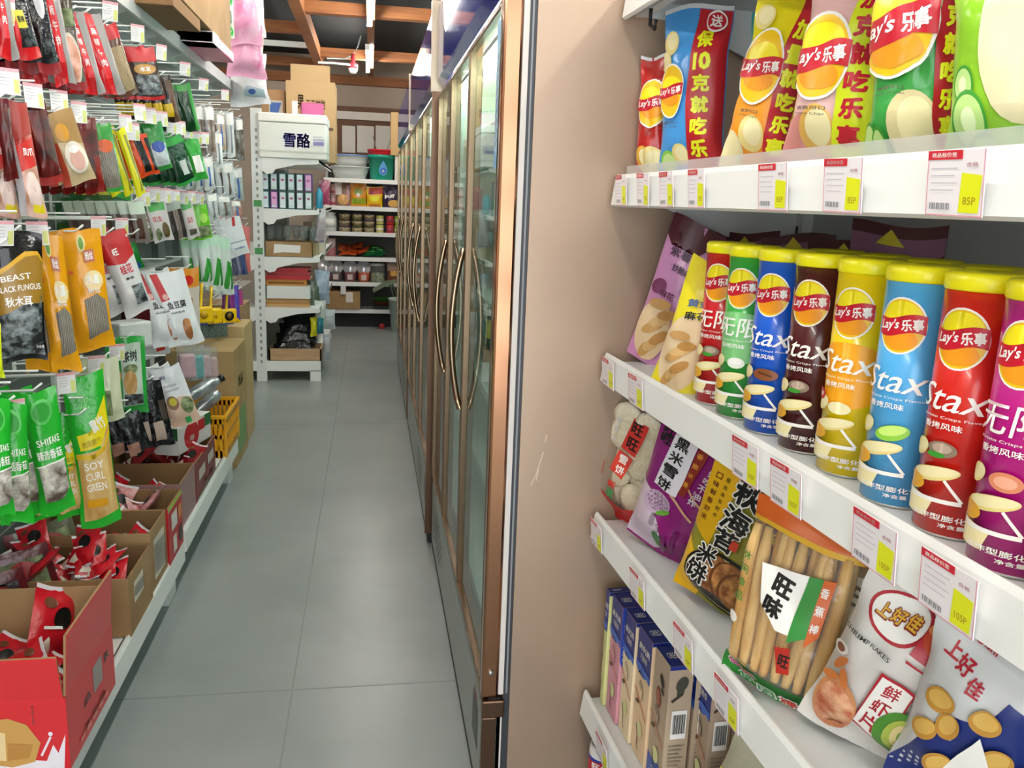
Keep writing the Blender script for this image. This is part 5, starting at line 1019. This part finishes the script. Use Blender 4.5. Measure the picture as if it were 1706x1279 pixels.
kraft_box('slim kraft carton behind the green printed one', -1.06, -.74, 5.16, 5.5, 0, .72, None, 'aisle', mat('#c4a878', rough=.7))
kraft_box('tall kraft carton filling the last bay of the pegboard', -1.1, -.80, 5.52, 5.86, 0, .80, None)
# -- goods on the top shelf
kraft_box('long kraft carton overhanging the top shelf of the pegboard', -1.10, -.72, 3.45, 4.85, 2.222, 2.62, lambda g: g.text('百货', 0, .5, .3, ink('#6a5034'), .3), 'aisle', KRAFT)
def topbag(label, y, top, bot, wpx, t, base, art, seed, kind='pillow', name='plastic_bag', cat='plastic bag', tw=80):
    a = math.radians(tw); P = ony(bot[0], bot[1], y); Nn = V3((math.cos(a), -math.sin(a), 0)); X = V3((math.sin(a), math.cos(a), 0))
    T, B, h, w = measure(top, bot, wpx, P, Nn); ry = math.asin(max(-.9, min(.9, (T - B).dot(X) / h)))
    return tag(bag_mesh(w, h, t, base, art(w, h) if art else None, None, seed, kind, 10, 12, 1.6).build(name, loc=B, rot=(0, ry, math.pi / 2 - a)), label, cat)
PKP = mat('#e08ab4', rough=.25, noise='#f2d8e4', nscale=7, bump=.9, bscale=12); PLW = mat('#dfe3e2', rough=.25, noise='#f4f6f6', nscale=9, bump=.9, bscale=14)
topbag('white packet with maroon base hanging over the top shelf edge', 4.9, (352, -40), (358, 66), 38, .05, film('#cfd2d0'), gart(('r', -.5, 0, .5, .14, CLG), ('r', -.5, .14, .5, .38, ink('#4a2028')), ('r', -.5, .38, -.1, 1, ink('#b4b4b2'))), 91, name='snack_packet', cat='packet')
topbag('green and white printed packet beside the maroon based one', 5.0, (380, -40), (382, 66), 18, .04, film('#c9d4c6'), gart(('e', 0, .10, .4, .10, ink('#2fb43a')), ('e', 0, .6, .4, .08, ink('#3aa84a')), ('r', -.3, .25, .3, .45, ink('#6a7a6a'))), 92, name='snack_packet', cat='packet')
topbag('pink tissue bundle wrapped in film on the top shelf, upper one', 5.35, (402, -50), (408, 76), 62, .14, PKP, None, 93)
topbag('pink and white film bundle with magenta flowers on the top shelf', 5.45, (402, 40), (412, 130), 68, .14, mat('#e7a8c6', rough=.25, noise='#d23a7c', nscale=6, bump=.9, bscale=12, ramp=(.5, .62)), gart(('e', .2, .8, .15, .1, ink('#7a6ac8')),), 94)
topbag('white printed plastic bag over the edge of the top shelf', 5.6, (420, -30), (424, 62), 40, .10, PLW, gart(('e', -.2, .3, .2, .12, ink('#e06a8a')), ('e', .1, .1, .14, .1, ink('#7a5ab8'))), 95)
topbag('large white plastic bag drooping at the gondola end', 5.75, (410, 92), (418, 176), 68, .16, PLW, gart(('p', [(-.2, .2), (.4, .12), (.4, .3), (-.1, .38)], ink('#b4c8d0')), ('e', .05, .26, .1, .05, ink('#4a6ab0'))), 96)
topbag('yellow and cream packet between the film bundle and the kraft box', 5.8, (432, 60), (432, 170), 14, .06, film('#e8d89a'), gart(('r', -.4, .1, .4, .4, ink('#e8b82c')),), 97)
m = MB(); m.box(-.08, -.26, 0, .08, .26, .05, KRAFTD, .003); tag(m.build('flat_kraft_box', loc=(-.80, 3.75, 2.1655)), 'flat brown box under the nearer end of the long kraft carton', 'box')
m = MB(); m.box(-.08, -.30, 0, .08, .30, .05, mat('#c81e5a', rough=.3), .004); m.box(-.081, -.30, 0, .0815, -.15, .0505, mat('#e6dfe4', rough=.3))
tag(m.build('flat_gift_box', loc=(-.79, 4.56, 2.1655)), 'flat magenta and white box under the long kraft carton', 'box')
# ================================================================ the gondola at the end of the left row
YG = 6.97
def G(px, py, y=YG): return ony(px, py, y)
gg = thing('end_gondola', 'white double-sided gondola seen end-on beyond the pegboard', 'shelf', (-.87, YG, 0))
m = MB(); m.box(-.04, 0, 0, .04, .05, 2.14, WHITE2)
for k in range(34): m.box(-.008, -.0008, .15 + k * .055, .008, .0, .175 + k * .055, mat('#8a908c', rough=.5))
m.build('upright', gg)
MB().box(-.04, 2.2, 0, .04, 2.25, 2.14, WHITE2).build('upright', gg)
MB().box(-.008, .05, .16, .008, 2.2, 2.1, PANEL).build('back_panel', gg)
m = MB(); m.box(.04, 0, .085, .47, .03, .165, WHITE); m.box(.385, 0, 0, .47, .04, .09, WHITE); m.box(.04, .03, .15, .47, 2.2, .165, WHITE); m.build('base_frame', gg)
m = MB(); m.box(-.47, 0, .085, -.04, .03, .165, WHITE); m.box(-.47, .03, .15, -.04, 2.2, .165, WHITE); m.build('base_frame', gg)
GL = (.605, 1.012, 1.388, 1.775)
for z in GL:
    for s in (1, -1):
        if s < 0 and z > 1.2: continue
        MB().box(min(s * .04, s * .47), .01, z - .018, max(s * .04, s * .47), 2.2, z, WHITE).box(min(s * .455, s * .47), .0, z - .03, max(s * .455, s * .47), 2.2, z + .012, WHITE).build('shelf_deck', gg)
        MB().prism([(s * .04, z), (s * .46, z), (s * .46, z - .035), (s * .30, z - .045), (s * .14, z - .085), (s * .12, z - .115), (s * .075, z - .125), (s * .04, z - .10)], 'y', -.004, .004, WHITE).build('shelf_bracket', gg)
m = MB()
for z, n in ((1.40, 0), (1.03, 1)): m.box(-.03, -.003, z, .03, 0, z + .05, ink('#4f9a5a'))
m.build('clip_label', gg)['label'] = 'green clips on the white upright'
# foam box on top
a, b = G(432, 258), G(544, 195); fz0, fz1 = GL[3] + .001, 2.135
FOAM = mat('#e6e8e0', rough=.7, bump=.1, bscale=200)
t = thing('foam_box', 'white foam box with purple lettering on top of the end gondola', 'foam box', ((a.x + b.x) / 2, YG + .20, fz0)); wq = b.x - a.x
m = MB(); m.box(-wq / 2, -.22, 0, wq / 2, .22, .265, FOAM, .008); m.box(-wq / 2 - .002, -.222, .045, wq / 2 + .002, .222, .058, mat('#c9ccc2', rough=.7))
g = Art(wq, .265); PU = ink('#5550a8'); g.text('雪酪', .06, .52, .42, PU, .40, 0, .03); g.rect(.30, .40, .46, .50, ink('#8a86c0')); g.rect(.30, .53, .46, .58, ink('#b4b2cc')); g.rect(.30, .62, .44, .66, ink('#c6c6d2'))
g.wrap(m, lambda x, y: (x, -.22, y), 9, 9, eps=.001); m.build('box_body', t)
MB().box(-wq / 2 - .006, -.226, .268, wq / 2 + .004, .226, .335, mat('#f4f4ec', rough=.7), .01).build('box_lid', t)
def kbox(label, p0, p1, y, d, art=None, m=KRAFTL, flap=None, z0=None):
    q0, q1 = ony(p0[0], p1[1], y), ony(p1[0], p0[1], y); z = q0.z if z0 is None else z0; b = MB(); w = q1.x - q0.x; h = q1.z - z
    b.box(-w / 2, 0, 0, w / 2, d, h, m, .002)
    if art: g = Art(w, h); art(g); g.wrap(b, lambda x, y_: (x, 0, y_), 9, 9)
    o = b.build('kraft_carton', loc=((q0.x + q1.x) / 2, y, z)); tag(o, label, 'carton')
    if flap: MB().box(-w * .4, 0, 0, w * .4, .006, flap, m, .001).build('carton_flap', o, (0, .004, h), (-.06, 0, 0))
    return o
BRT = ink('#6a4c2c')
kbox('kraft carton with raised flap behind the foam box', (477, 138), (558, 205), 7.45, .40, lambda g: (g.text('天天甘甜', .1, .72, .12, BRT, .4), g.text('果', -.2, .74, .18, BRT, .14), g.rect(-.46, .42, -.14, .46, BRT), g.rect(.14, .40, .46, .44, BRT)), flap=.13, z0=fz0)
kbox('small kraft carton with blue triangle label behind the foam box', (437, 150), (474, 205), 7.5, .35, lambda g: (g.rect(-.2, .25, .4, .85, ink('#c8c2b4')), g.poly([(-.15, .3), (-.15, .82), (.35, .82)], ink('#3a62a8'))), z0=fz0, m=mat('#a8825a', rough=.7))
m = MB(); p = G(520, 182, 7.4); m.box(-.09, -.02, 0, .09, .02, .16, mat('#d0689c', rough=.4), .012); tag(m.build('pink_pack', loc=(p.x, 7.44, 2.136 - .05)), 'pink pack standing behind the foam box lid', 'pack')
m = MB(); p = G(491, 180, 7.3); m.box(-.022, -.01, 0, .022, .01, .13, ink('#e9dfe0'), .003); tag(m.build('white_carton', loc=(p.x, 7.30, 2.11)), 'little white carton sticking up behind the foam box', 'carton')
# small cosmetics boxes in two layers
for r_ in range(2):
    for k in range(6):
        x = -.815 + k * .066; c = ('#2f5a5a', '#2a4a50', '#35605c')[k % 3]; f = '#d4e2e4'
        if (r_, k) in ((0, 1), (1, 5)): c, f = '#5a3a7a', '#e0a8d4'
        m = MB(); m.box(-.029, 0, 0, .029, .14, .138, mat(c, rough=.35), .002); g = Art(.058, .138); g.rect(-.36, .06, .36, .92, ink(f)); g.ell(0, .60, .24, .07, ink('#b06a9c')); g.rect(-.3, .1, .3, .2, ink('#b8d8cc' if k % 2 else '#e4e4ee')); g.wrap(m, lambda x_, y: (x_, 0, y), 9, 9)
        tag(m.build('small_carton', loc=(x, YG + .04, GL[2] + .001 + r_ * .140)), ('violet and pink small carton in the two-layer row on the end gondola, %s layer' % ('lower' if r_ == 0 else 'upper')) if c == '#5a3a7a' else 'teal edged small carton with pale face in the two-layer row', 'small carton', 'small cartons in two layers')
for k in range(2):
    m = MB(); m.lathe([(.022, 0), (.024, .01), (.024, .12), (.012, .14), (.012, .16), (0, .16)], mat('#2f8aa8', rough=.3), 14); tag(m.build('teal_bottle', loc=(-.405, YG + .06 + k * .12, GL[2] + .013)), 'small teal bottle at the end of the two-layer carton row', 'bottle', 'teal bottles by the small cartons')
# tray with stemware and jars
m = MB(); x0, x1 = G(440, 400).x, G(520, 400).x; h = .12
m.box(x0, 0, 0, x1, .30, .004, KRAFT); m.box(x0, 0, 0, x1, .005, h, KRAFT); m.box(x0, .295, 0, x1, .30, h, KRAFT); m.box(x0, 0, 0, x0 + .005, .30, h, KRAFT); m.box(x1 - .005, 0, 0, x1, .30, h, KRAFT)
g = Art(x1 - x0, h); g.poly([(-.32, .22), (-.12, .30), (.24, .28), (.25, .78), (-.30, .82)], ink('#e6e4e0')); g.wrap(m, lambda x, y: (x + (x0 + x1) / 2, 0, y), 9, 9)
tag(m.build('kraft_tray', loc=(0, YG + .03, GL[1] + .001)), 'kraft tray with blank white label on the end gondola', 'tray')
GLS = clear('#eef2f2', .05, 1.45, body=.10)
for k in range(6):
    m = MB(); m.lathe([(.028, 0), (.006, .006), (.005, .11), (.03, .15), (.034, .24), (.032, .24), (.028, .15), (0, .13)], GLS, 14); tag(m.build('stem_glass', loc=(-.79 + .065 * k, YG + .10 + .07 * (k % 2), GL[1] + .007)), 'clear stem glass standing in the kraft tray', 'glass', 'stem glasses in the kraft tray')
for k, (px, c) in enumerate(((506, '#a88a6a'), (520, '#c2b08a'), (531, '#d4cdb8'))):
    p = G(px, 380); m = MB(); m.box(-.03, 0, 0, .03, .1, .27, mat(c, rough=.4), .004); m.box(-.02, -.001, .10, .02, 0, .2, BLACK if k == 0 else ink('#8a7a9a')); tag(m.build('household_carton', loc=(p.x, YG + .36 + .02 * k, GL[1] + .001)), ('brown carton with black window behind the kraft tray', 'tan carton behind the kraft tray', 'cream carton at the shelf front behind the kraft tray')[k], 'carton')
# books, frames and white box
z = GL[0] + .001
for k in range(2):
    m = MB(); m.box(-.17, 0, 0, .17, .24, .022, mat('#c6a070', rough=.5)); m.box(-.15, .02, .022, .15, .22, .026, mat('#6a4a2a', rough=.6)); m.box(-.17, 0, .022, .17, .02, .034, mat('#c98a3a', rough=.5)); tag(m.build('wooden_rack', loc=(-.66, YG + .05, z)), 'wooden frame lying lowest under the white box' if k == 0 else 'second wooden frame of the stack under the white box', 'rack'); z += .036
m = MB(); m.box(-.185, 0, 0, .155, .22, .10, mat('#e2e5e0', rough=.5), .002); tag(m.build('white_box', loc=(-.635, YG + .02, z)), 'plain white box front on the frames of the end gondola', 'box'); z += .101
m = MB(); m.box(-.17, 0, 0, .15, .24, .05, mat('#c98a3a', rough=.5)); m.box(-.15, -.001, .015, .13, 0, .03, mat('#7a5226', rough=.6)); tag(m.build('wooden_rack', loc=(-.66, YG + .06, z)), 'wooden frame on top of the plain white box', 'rack'); z += .051
for k in range(3):
    m = MB(); m.box(-.18 + .01 * k, 0, 0, .17 - .012 * k, .22, .028, mat('#c4242c' if k != 1 else '#b03038', rough=.4)); m.box(-.178, .002, .004, .172 - .012 * k, .218, .024, mat('#ddd2cc', rough=.7)); m.box(-.18, -.001, .022, .17, .22, .030, mat('#cf3038', rough=.4))
    tag(m.build('red_book', loc=(-.65, YG + .05, z)), ('red book at the bottom of the stack over the wooden frame', 'red book in the middle of the stack over the wooden frame', 'red book on top of the stack over the wooden frame')[k], 'book'); z += .0315
tag(bag_mesh(.12, .20, .05, film('#5a6a58'), None, None, 5, 'stand', 8, 8).build('green_pouch', loc=(-.47, YG + .2, GL[0] + .002)), 'grey green pouch beside the red books', 'pouch')
# wooden crate and black bags at the base
m = MB(); x0, x1 = G(447, 590).x, G(535, 590).x; m.box(x0, 0, 0, x1 - .005, .3, .004, KRAFTL)
for q in ((x0, 0, 0, x1, .012, .10), (x0, .29, 0, x1, .302, .10), (x0, 0, 0, x0 + .012, .3, .10), (x1 - .012, 0, 0, x1, .3, .10)): m.box(*q, mat('#c2a07c', rough=.6, noise='#b08c66', nscale=5, stretch=(1, 1, 12)))
tag(m.build('wooden_crate', loc=(0, YG + .03, .1655)), 'pale wooden crate on the base of the end gondola', 'crate')
BKB = mat('#151617', rough=.18, bump=.7, bscale=22)
for k in range(4):
    mb = bag_mesh(.34 - .02 * k, .22, .10, BKB, gart(('r', -.3, .55, .2, .75, ink('#8f8f94')))(.3, .22) if k == 1 else None, None, 30 + k, 'pillow', 9, 8)
    tag(mb.build('black_bag', loc=(-.65 + .03 * k, YG + .05 + .03 * k, .185 + .06 * k), rot=(-1.15 + .12 * k, 0, .1 * k - .1)), ('black plastic packet lying lowest in the wooden crate', 'black plastic packet with grey label in the wooden crate', 'black plastic packet, third in the wooden crate', 'black plastic packet topmost in the wooden crate')[k], 'packet')
for k in range(6):
    m = MB(); m.box(-.15, 0, 0, .15, .2, .012, mat('#5c665c', rough=.4)); tag(m.build('dark_tray', loc=(-.60, YG + .28, .27 + .045 * k)), 'dark flat tray stacked behind the black packets', 'tray', 'dark trays behind the black packets')
# packs hanging along the aisle side of the end gondola
for k, (px, t_, b_, y, w, c, l) in enumerate(((534, 400, 345, 7.2, .10, '#b8a8b0', 'pinkish pack hanging off the end gondola above the kraft tray'), (541, 340, 300, 7.5, .10, '#b04a6a', 'magenta pack hanging beside the small carton row'), (537, 505, 450, 7.2, .13, '#9fb0c4', 'bluish film pack hanging off the end gondola'), (534, 545, 500, 7.15, .10, '#c9cfc8', 'clear film pack hanging below the bluish one'), (523, 560, 528, 7.05, .06, '#d8d01c', 'yellow pack hanging beside the black packets'), (533, 556, 530, 7.1, .07, '#2a7a8a', 'teal pack hanging beside the yellow one'), (546, 548, 515, 7.4, .14, '#c9ced4', 'silver crumpled pack low at the end gondola'), (545, 600, 556, 7.35, .08, '#b4b8bc', 'grey film pack lowest at the end gondola'))):
    p0, p1 = ony(px, t_, y), ony(px, b_, y)
    tag(bag_mesh(w, p1.z - p0.z, .05, mat(c, rough=.2, noise='#eef0f2', nscale=12, bump=.7, bscale=22, ramp=(.5, .8)), None, None, 70 + k, 'pillow', 7, 8).build('hanging_pack', loc=(p0.x, y, p0.z), rot=(0, 0, .4)), l, 'pack')

# ================================================================ the back shelf
YS = 10.0
def S(px, py, y=YS): return ony(px, py, y)
bsf = thing('back_shelf', 'white six-tier shelf against the back wall', 'shelf', (0, YS, 0)); SX0, SX1 = -.52, 1.30
BZ = (1.695, 1.388, 1.098, .812, .522, .205)
for z in BZ:
    MB().box(SX0, 0, z - .022, SX1, .42, z - .004, WHITE2).box(SX0, -.012, z - .035, SX1, 0, z + .012, WHITE).build('shelf_deck', bsf)
MB().box(SX0, .42, 0, SX1, .44, 1.9, mat('#4a4a48', rough=.6)).build('back_panel', bsf)
for x in (SX0, .38, SX1 - .03): MB().box(x, .40, 0, x + .03, .44, 1.9, WHITE2).build('upright', bsf)
MB().box(SX0, .06, 0, SX1, .09, .17, mat('#15171a', rough=.7)).build('kick_board', bsf)
BAS = mat('#d6d9d6', rough=.35)
for k in range(2):
    p = S(583, 297); r0 = .215 - .004 * k; m = MB(); m.lathe([(r0 * .80, 0), (r0 * .92, .08), (r0, .135), (r0 + .012, .14), (r0 + .012, .15), (r0 - .006, .15), (r0 * .88, .08), (r0 * .76, .01), (0, .01)], BAS, 36)
    if k: m.lathe([(r0 + .0125, .138), (r0 + .0135, .145), (r0 + .0125, .151)], mat('#6a9ad8', rough=.3), 36)
    tag(m.build('wash_basin', loc=(p.x, YS + .22, BZ[0] + .001 + .125 * k)), ('white wash basin under the blue rimmed one', 'white wash basin with blue rim, on top of the other')[k], 'basin')
p = S(636, 297); TEAL = mat('#12967c', rough=.3); t = thing('teal_bucket', 'teal bucket with red rim and blue drop emblem on the back shelf', 'bucket', (p.x, YS + .18, BZ[0] + .001))
m = MB(); m.lathe([(.125, 0), (.13, .01), (.148, .25), (.158, .25), (.160, .285), (.152, .29)], TEAL, 36); a = Art(.6, .29); DRP = ink('#5a9ad0'); a.poly([(0, .78), (.06, .56), (.085, .40), (.06, .26), (0, .2), (-.06, .26), (-.085, .40), (-.06, .56)], DRP); a.ell(0, .38, .06, .12, ink('#2f6ab8')); a.text('水', 0, .38, .12, INKW, .06)
a.wrap(m, lambda x, y: ((.131 + .018 * y / .25) * math.cos(-1.45 + x / .14), (.131 + .018 * y / .25) * math.sin(-1.45 + x / .14), y), .02, 99); m.build('bucket_body', t)
m = MB(); m.lathe([(.150, .288), (.158, .30), (.158, .33), (.165, .332), (.165, .35), (.15, .352), (.14, .34), (.14, .30)], mat('#c01c28', rough=.3), 36); m.build('bucket_rim', t)
m = MB(); m.tube([(-.06, 0, .35), (-.10, 0, .50)], .006, mat('#7a726c'), 6); m.build('tool_handle', t); m = MB(); m.tube([(.06, 0, .35), (.12, 0, .52)], .005, mat('#7a726c'), 6); m.build('tool_handle', t)
q0, q1 = S(651, 258), S(669, 187); b = MB(); b.box(q0.x, .05, q0.z, q1.x + .1, .35, q1.z, mat('#bd9c68', rough=.6)); tag(b.build('kraft_carton', loc=(0, YS, 0)), 'upright pale carton at the fridge end of the back shelf top', 'carton')
b = MB(); b.box(q0.x + .05, .08, BZ[0] + .001, q1.x + .1, .34, q0.z - .001, mat('#d9d4cc', rough=.6)); b.box(q0.x + .09, .079, BZ[0] + .03, q0.x + .13, .08, BZ[0] + .12, ink('#8a2a24')); tag(b.build('white_carton', loc=(0, YS, 0)), 'white carton under the upright pale carton', 'carton')
# row of bags
def rowbag(label, px, w, z, top, base, art, seed, y=.10, cat='snack bag', name='snack_bag', t=.07):
    p, q = S(px, 330, YS + y), S(px, top, YS + y); h = max(.1, q.z - z); tag(bag_mesh(w, h, t, base, art(w, h) if art else None, None, seed, 'stand', 9, 10).build(name, loc=(p.x, YS + y, z + .002)), label, cat)
rowbag('clear nut bag with pale corner on the back shelf', 572, .19, BZ[1], 305, film('#8a6a5a'), gart(('r', -.5, .5, -.1, 1, ink('#e0d8d6')), ('e', 0, .3, .36, .22, ink('#d8a86a')), ('r', .2, .3, .4, .9, ink('#b89090'))), 1)
rowbag('orange and green snack bag on the back shelf', 597, .19, BZ[1], 304, film('#e09428'), gart(('e', 0, .62, .3, .14, ink('#8a9a4a')), ('r', -.4, .12, .45, .36, ink('#8aa01c')), ('e', 0, .5, .12, .07, INKW)), 2)
rowbag('yellow snack bag with red top on the back shelf', 624, .19, BZ[1], 311, film('#ecc01a'), gart(('p', [(-.4, .62), (.5, .66), (.5, .95), (-.3, .95)], ink('#c8442c')), ('e', -.2, .72, .14, .1, ink('#8a1a3a')), ('e', 0, .42, .36, .12, ink('#e0dc1a')), ('r', -.4, .05, .4, .18, ink('#c07a2c'))), 3)
rowbag('dark purple snack bag with white lettering on the back shelf', 652, .20, BZ[1], 308, film('#2c1a40'), gart(('t', 'puff', -.1, .5, .2, INKW, .6), ('e', .15, .2, .36, .16, ink('#d8a85a'))), 4)
for r_ in range(2):
    for k, (px, c) in enumerate(((547, '#d8a8ac'), (553, '#e0b8b4'))):
        p = S(px, 330); m = MB(); m.lathe([(.035, 0), (.038, .01), (.038, .09), (.032, .10), (.036, .105), (.036, .125), (0, .125)], mat(c, rough=.3), 18); m.lathe([(.0385, .02), (.0385, .05)], ink('#c05a62'), 18); tag(m.build('pink_jar', loc=(p.x - .03 + k * .045, YS + .06 + .09 * k, BZ[1] + .001 + .127 * r_)), 'pink jar in the two-high group at the end of the snack bags', 'jar', 'pink jars on the back shelf')
# tubs and tins
for c_, px in enumerate((574, 595, 615)):
    for r_ in range(3):
        p = S(px, 370); m = MB(); m.lathe([(.055, 0), (.064, .062), (.068, .064), (.068, .072), (0, .073)], mat(('#c4aa80', '#b9b078', '#c2a888')[c_], rough=.35), 22); m.lathe([(.0595, .02), (.0645, .055)], mat('#d8c8a8', rough=.4, noise='#7a6a3a', nscale=30), 22); m.lathe([(.069, .060), (.069, .074)], ink('#3a2a4a' if (c_ + r_) % 3 == 0 else '#2e3424'), 22)
        tag(m.build('snack_tub', loc=(p.x, YS + .10, BZ[2] + .001 + .0745 * r_)), 'cream snack tub with dark lid, stack %s' % ('by the white jar' if c_ == 0 else 'between the other two' if c_ == 1 else 'by the tins'), 'tub', 'snack tub stack, column %d' % (c_ + 1))
for px, c, nm in ((633, '#c4c46a', 'pale yellow green'), (650, '#c02a34', 'red'), (664, '#9ac428', 'lime green')):
    for r_ in range(2):
        p = S(px, 370); m = MB(); m.lathe([(.042, 0), (.044, .004), (.044, .092), (.040, .098), (0, .098)], mat(c, rough=.3), 20); m.lathe([(.0445, .03), (.0445, .06)], ink('#e4dcc4' if c != '#c02a34' else '#8a3a4a'), 20)
        tag(m.build('food_tin', loc=(p.x, YS + .08, BZ[2] + .001 + .106 * r_)), nm + ' tin, %s of two on the back shelf' % ('lower' if r_ == 0 else 'upper'), 'tin')
p = S(549, 370); m = MB(); m.lathe([(.07, 0), (.075, .02), (.075, .16), (.06, .19), (.065, .195), (.065, .225), (0, .225)], mat('#c9cec9', rough=.2), 24); m.lathe([(.0755, .05), (.0755, .15)], ink('#dfe2dc'), 24); tag(m.build('white_jar', loc=(p.x, YS + .10, BZ[2] + .001)), 'large white jar beside the stacked tubs', 'jar')
# reddish and green packets lying in heaps
for k in range(7):
    p = S(573 + (k % 4) * 9, 420); mb = bag_mesh(.16, .20, .04, film(('#b8481c', '#c8602c', '#a83a16')[k % 3]), gart(('r', -.3, .3, .3, .6, ink('#8a2c14')))(.16, .2), None, 80 + k, 'pillow', 7, 7)
    tag(mb.build('orange_packet', loc=(p.x, YS + .06 + .02 * k, BZ[3] + .03 + .022 * (k // 2)), rot=(-1.25, .2 * (k % 3 - 1), .3 * (k % 3 - 1))), 'orange brown packet in the heap on the back shelf', 'packet', 'orange brown packets in a heap')
for k in range(5):
    p = S(615 + (k % 3) * 11, 420); mb = bag_mesh(.17, .20, .04, film(('#0f5a34', '#147a44')[k % 2]), gart(('r', -.3, .3, .3, .5, ink('#6ac84a')))(.17, .2), None, 90 + k, 'pillow', 7, 7)
    tag(mb.build('green_packet', loc=(p.x, YS + .06 + .02 * k, BZ[3] + .03 + .022 * (k // 2)), rot=(-1.3, .12 * (k % 3 - 1), .3 * (k % 3 - 1))), 'dark green packet lying beside the orange heap', 'packet', 'dark green packets in a heap')
for k in range(2):
    p = S(551, 410); m = MB(); m.lathe([(.05, 0), (.054, .008), (.054, .08), (.05, .09), (.055, .092), (.055, .105), (0, .105)], mat('#b0a0a0' if k else '#a86a6c', rough=.25), 20); tag(m.build('glass_jar', loc=(p.x, YS + .09, BZ[3] + .001 + .107 * k)), ('reddish jar under the grey one beside the orange heap', 'grey jar on top of the reddish one')[k], 'jar')
# tubs with tilted foil lids, clear jar and box
FOILL = mat('#c9ccd0', rough=.2, metal=.5, noise='#e8e4ee', nscale=12)
for k, (px, c) in enumerate(((541, '#b48a90'), (559, '#5a5658'), (583, '#7a4a4c'), (606, '#c05a3a'))):
    p = S(px, 455); t = thing('foil_lid_tub', ('tub with foil lid, half hidden by the end gondola', 'dark tub with silver foil lid facing the aisle', 'maroon tub with creamy foil lid facing the aisle', 'orange labelled tub with shiny foil lid facing the aisle')[k], 'tub', (p.x, YS + .14, BZ[4] + .001))
    MB().lathe([(.06, 0), (.075, .12), (0, .12)], mat(c, rough=.35), 24).box(-.03, -.082, .03, .03, -.06, .09, ink('#c8b4b0')).build('tub_body', t)
    m = MB(); m.lathe([(0, -.004), (.082, -.004), (.086, 0), (.082, .006), (0, .010)], FOILL, 28); m.build('foil_lid', t, (0, -.035, .175), (1.25, 0, 0))
p = S(629, 455); t = thing('clear_jar', 'large clear jar of green snacks on the back shelf', 'jar', (p.x, YS + .13, BZ[4] + .001)); MB().lathe([(.085, 0), (.088, .01), (.088, .17), (.078, .19), (.078, .2)], clear('#e6ece8', .03, 1.45, body=.12), 28).build('jar_glass', t); MB().lathe([(.08, .004), (.08, .11), (0, .12)], mat('#6a7048', rough=.6, noise='#b8b890', nscale=30), 24).build('jar_contents', t); MB().lathe([(.084, .195), (.084, .225), (0, .228)], mat('#cfd2d4', rough=.3, metal=.5), 28).build('jar_lid', t)
rowbag('mixed brown and yellow snack box bag near the fridge on the back shelf', 658, .17, BZ[4], 438, film('#7a4a3a'), gart(('r', -.3, .35, .5, .6, ink('#c89a2c')), ('r', -.5, .6, .5, .9, ink('#a88a78'))), 9)
# lowest level
q0, q1 = S(546, 520), S(600, 488); b = MB(); b.box(q0.x, .0, 0, q1.x, .34, q1.z - BZ[5], KRAFT, .003); b.box(q0.x + .21, -.0015, .08, q0.x + .29, 0, .20, ink('#dcd6cc')); b.box(q0.x + .15, -.02, .17, q0.x + .21, .0, .28, mat('#e0dcd8', rough=.6), .008); tag(b.build('kraft_carton', loc=(0, YS - .03, BZ[5] + .013)), 'kraft carton with white tag on the lowest tier of the back shelf', 'carton')
for k, (c, rr) in enumerate((('#4a5a50', .10), ('#8a4a3c', .105), ('#4a8a3c', .11))):
    p = S(637, 510); m = MB(); m.lathe([(rr * .7, 0), (rr, .05), (rr + .006, .052), (rr * .9, .05), (rr * .6, .006), (0, .006)], mat(c, rough=.4), 26); tag(m.build('plastic_bowl', loc=(p.x, YS + .11, BZ[5] + .001 + .045 * k)), ('grey green bowl at the bottom of the bowl stack', 'brick red bowl in the middle of the bowl stack', 'green bowl on top of the bowl stack')[k], 'bowl')
p = S(640, 474, YS - .1); t = thing('dustpan', 'olive green dustpan leaning with its handle by the grey bin', 'dustpan', (p.x, YS - .10, p.z)); OL = mat('#6c7a62', rough=.45)
m = MB(); m.prism([(-.13, -.06), (.0, .03), (.14, .06), (.13, .03), (.01, -.01), (-.12, -.085)], 'y', -.10, .10, OL); m.build('pan', t); m = MB(); m.tube([(.06, 0, .02), (.11, -.02, -.14)], .012, OL, 8); m.build('handle', t); m = MB(); m.tube([(.09, .04, .02), (.15, .03, -.14)], .010, OL, 8); m.build('handle', t)
p = onz(660, 546, 0); t = thing('grey_bin', 'pale grey green bin on the floor beside the back shelf', 'bin', (p.x + .06, 9.72, 0)); BIN = mat('#9fb2a6', rough=.4)
m = MB(); m.lathe([(.12, 0), (.125, .01), (.155, .36), (.165, .365), (.165, .385), (.15, .385), (.118, .015), (0, .015)], BIN, 28); m.build('bin_body', t)
p = S(636, 534); m = MB(); m.lathe([(0, 0), (.03, .0), (.034, .02), (.03, .05), (0, .06)], mat('#c02a34', rough=.35), 18); tag(m.build('red_ball', loc=(p.x, YS - .06, .0)), 'small red round item on the floor under the back shelf', 'ball')
m = MB(); p = S(545, 483); m.box(-.06, -.01, 0, .08, .03, .05, mat('#6aa0b8', rough=.4), .01); tag(m.build('blue_cloth', loc=(p.x, YS + .01, BZ[5] + .28)), 'light blue cloth on the kraft carton of the lowest tier', 'cloth')
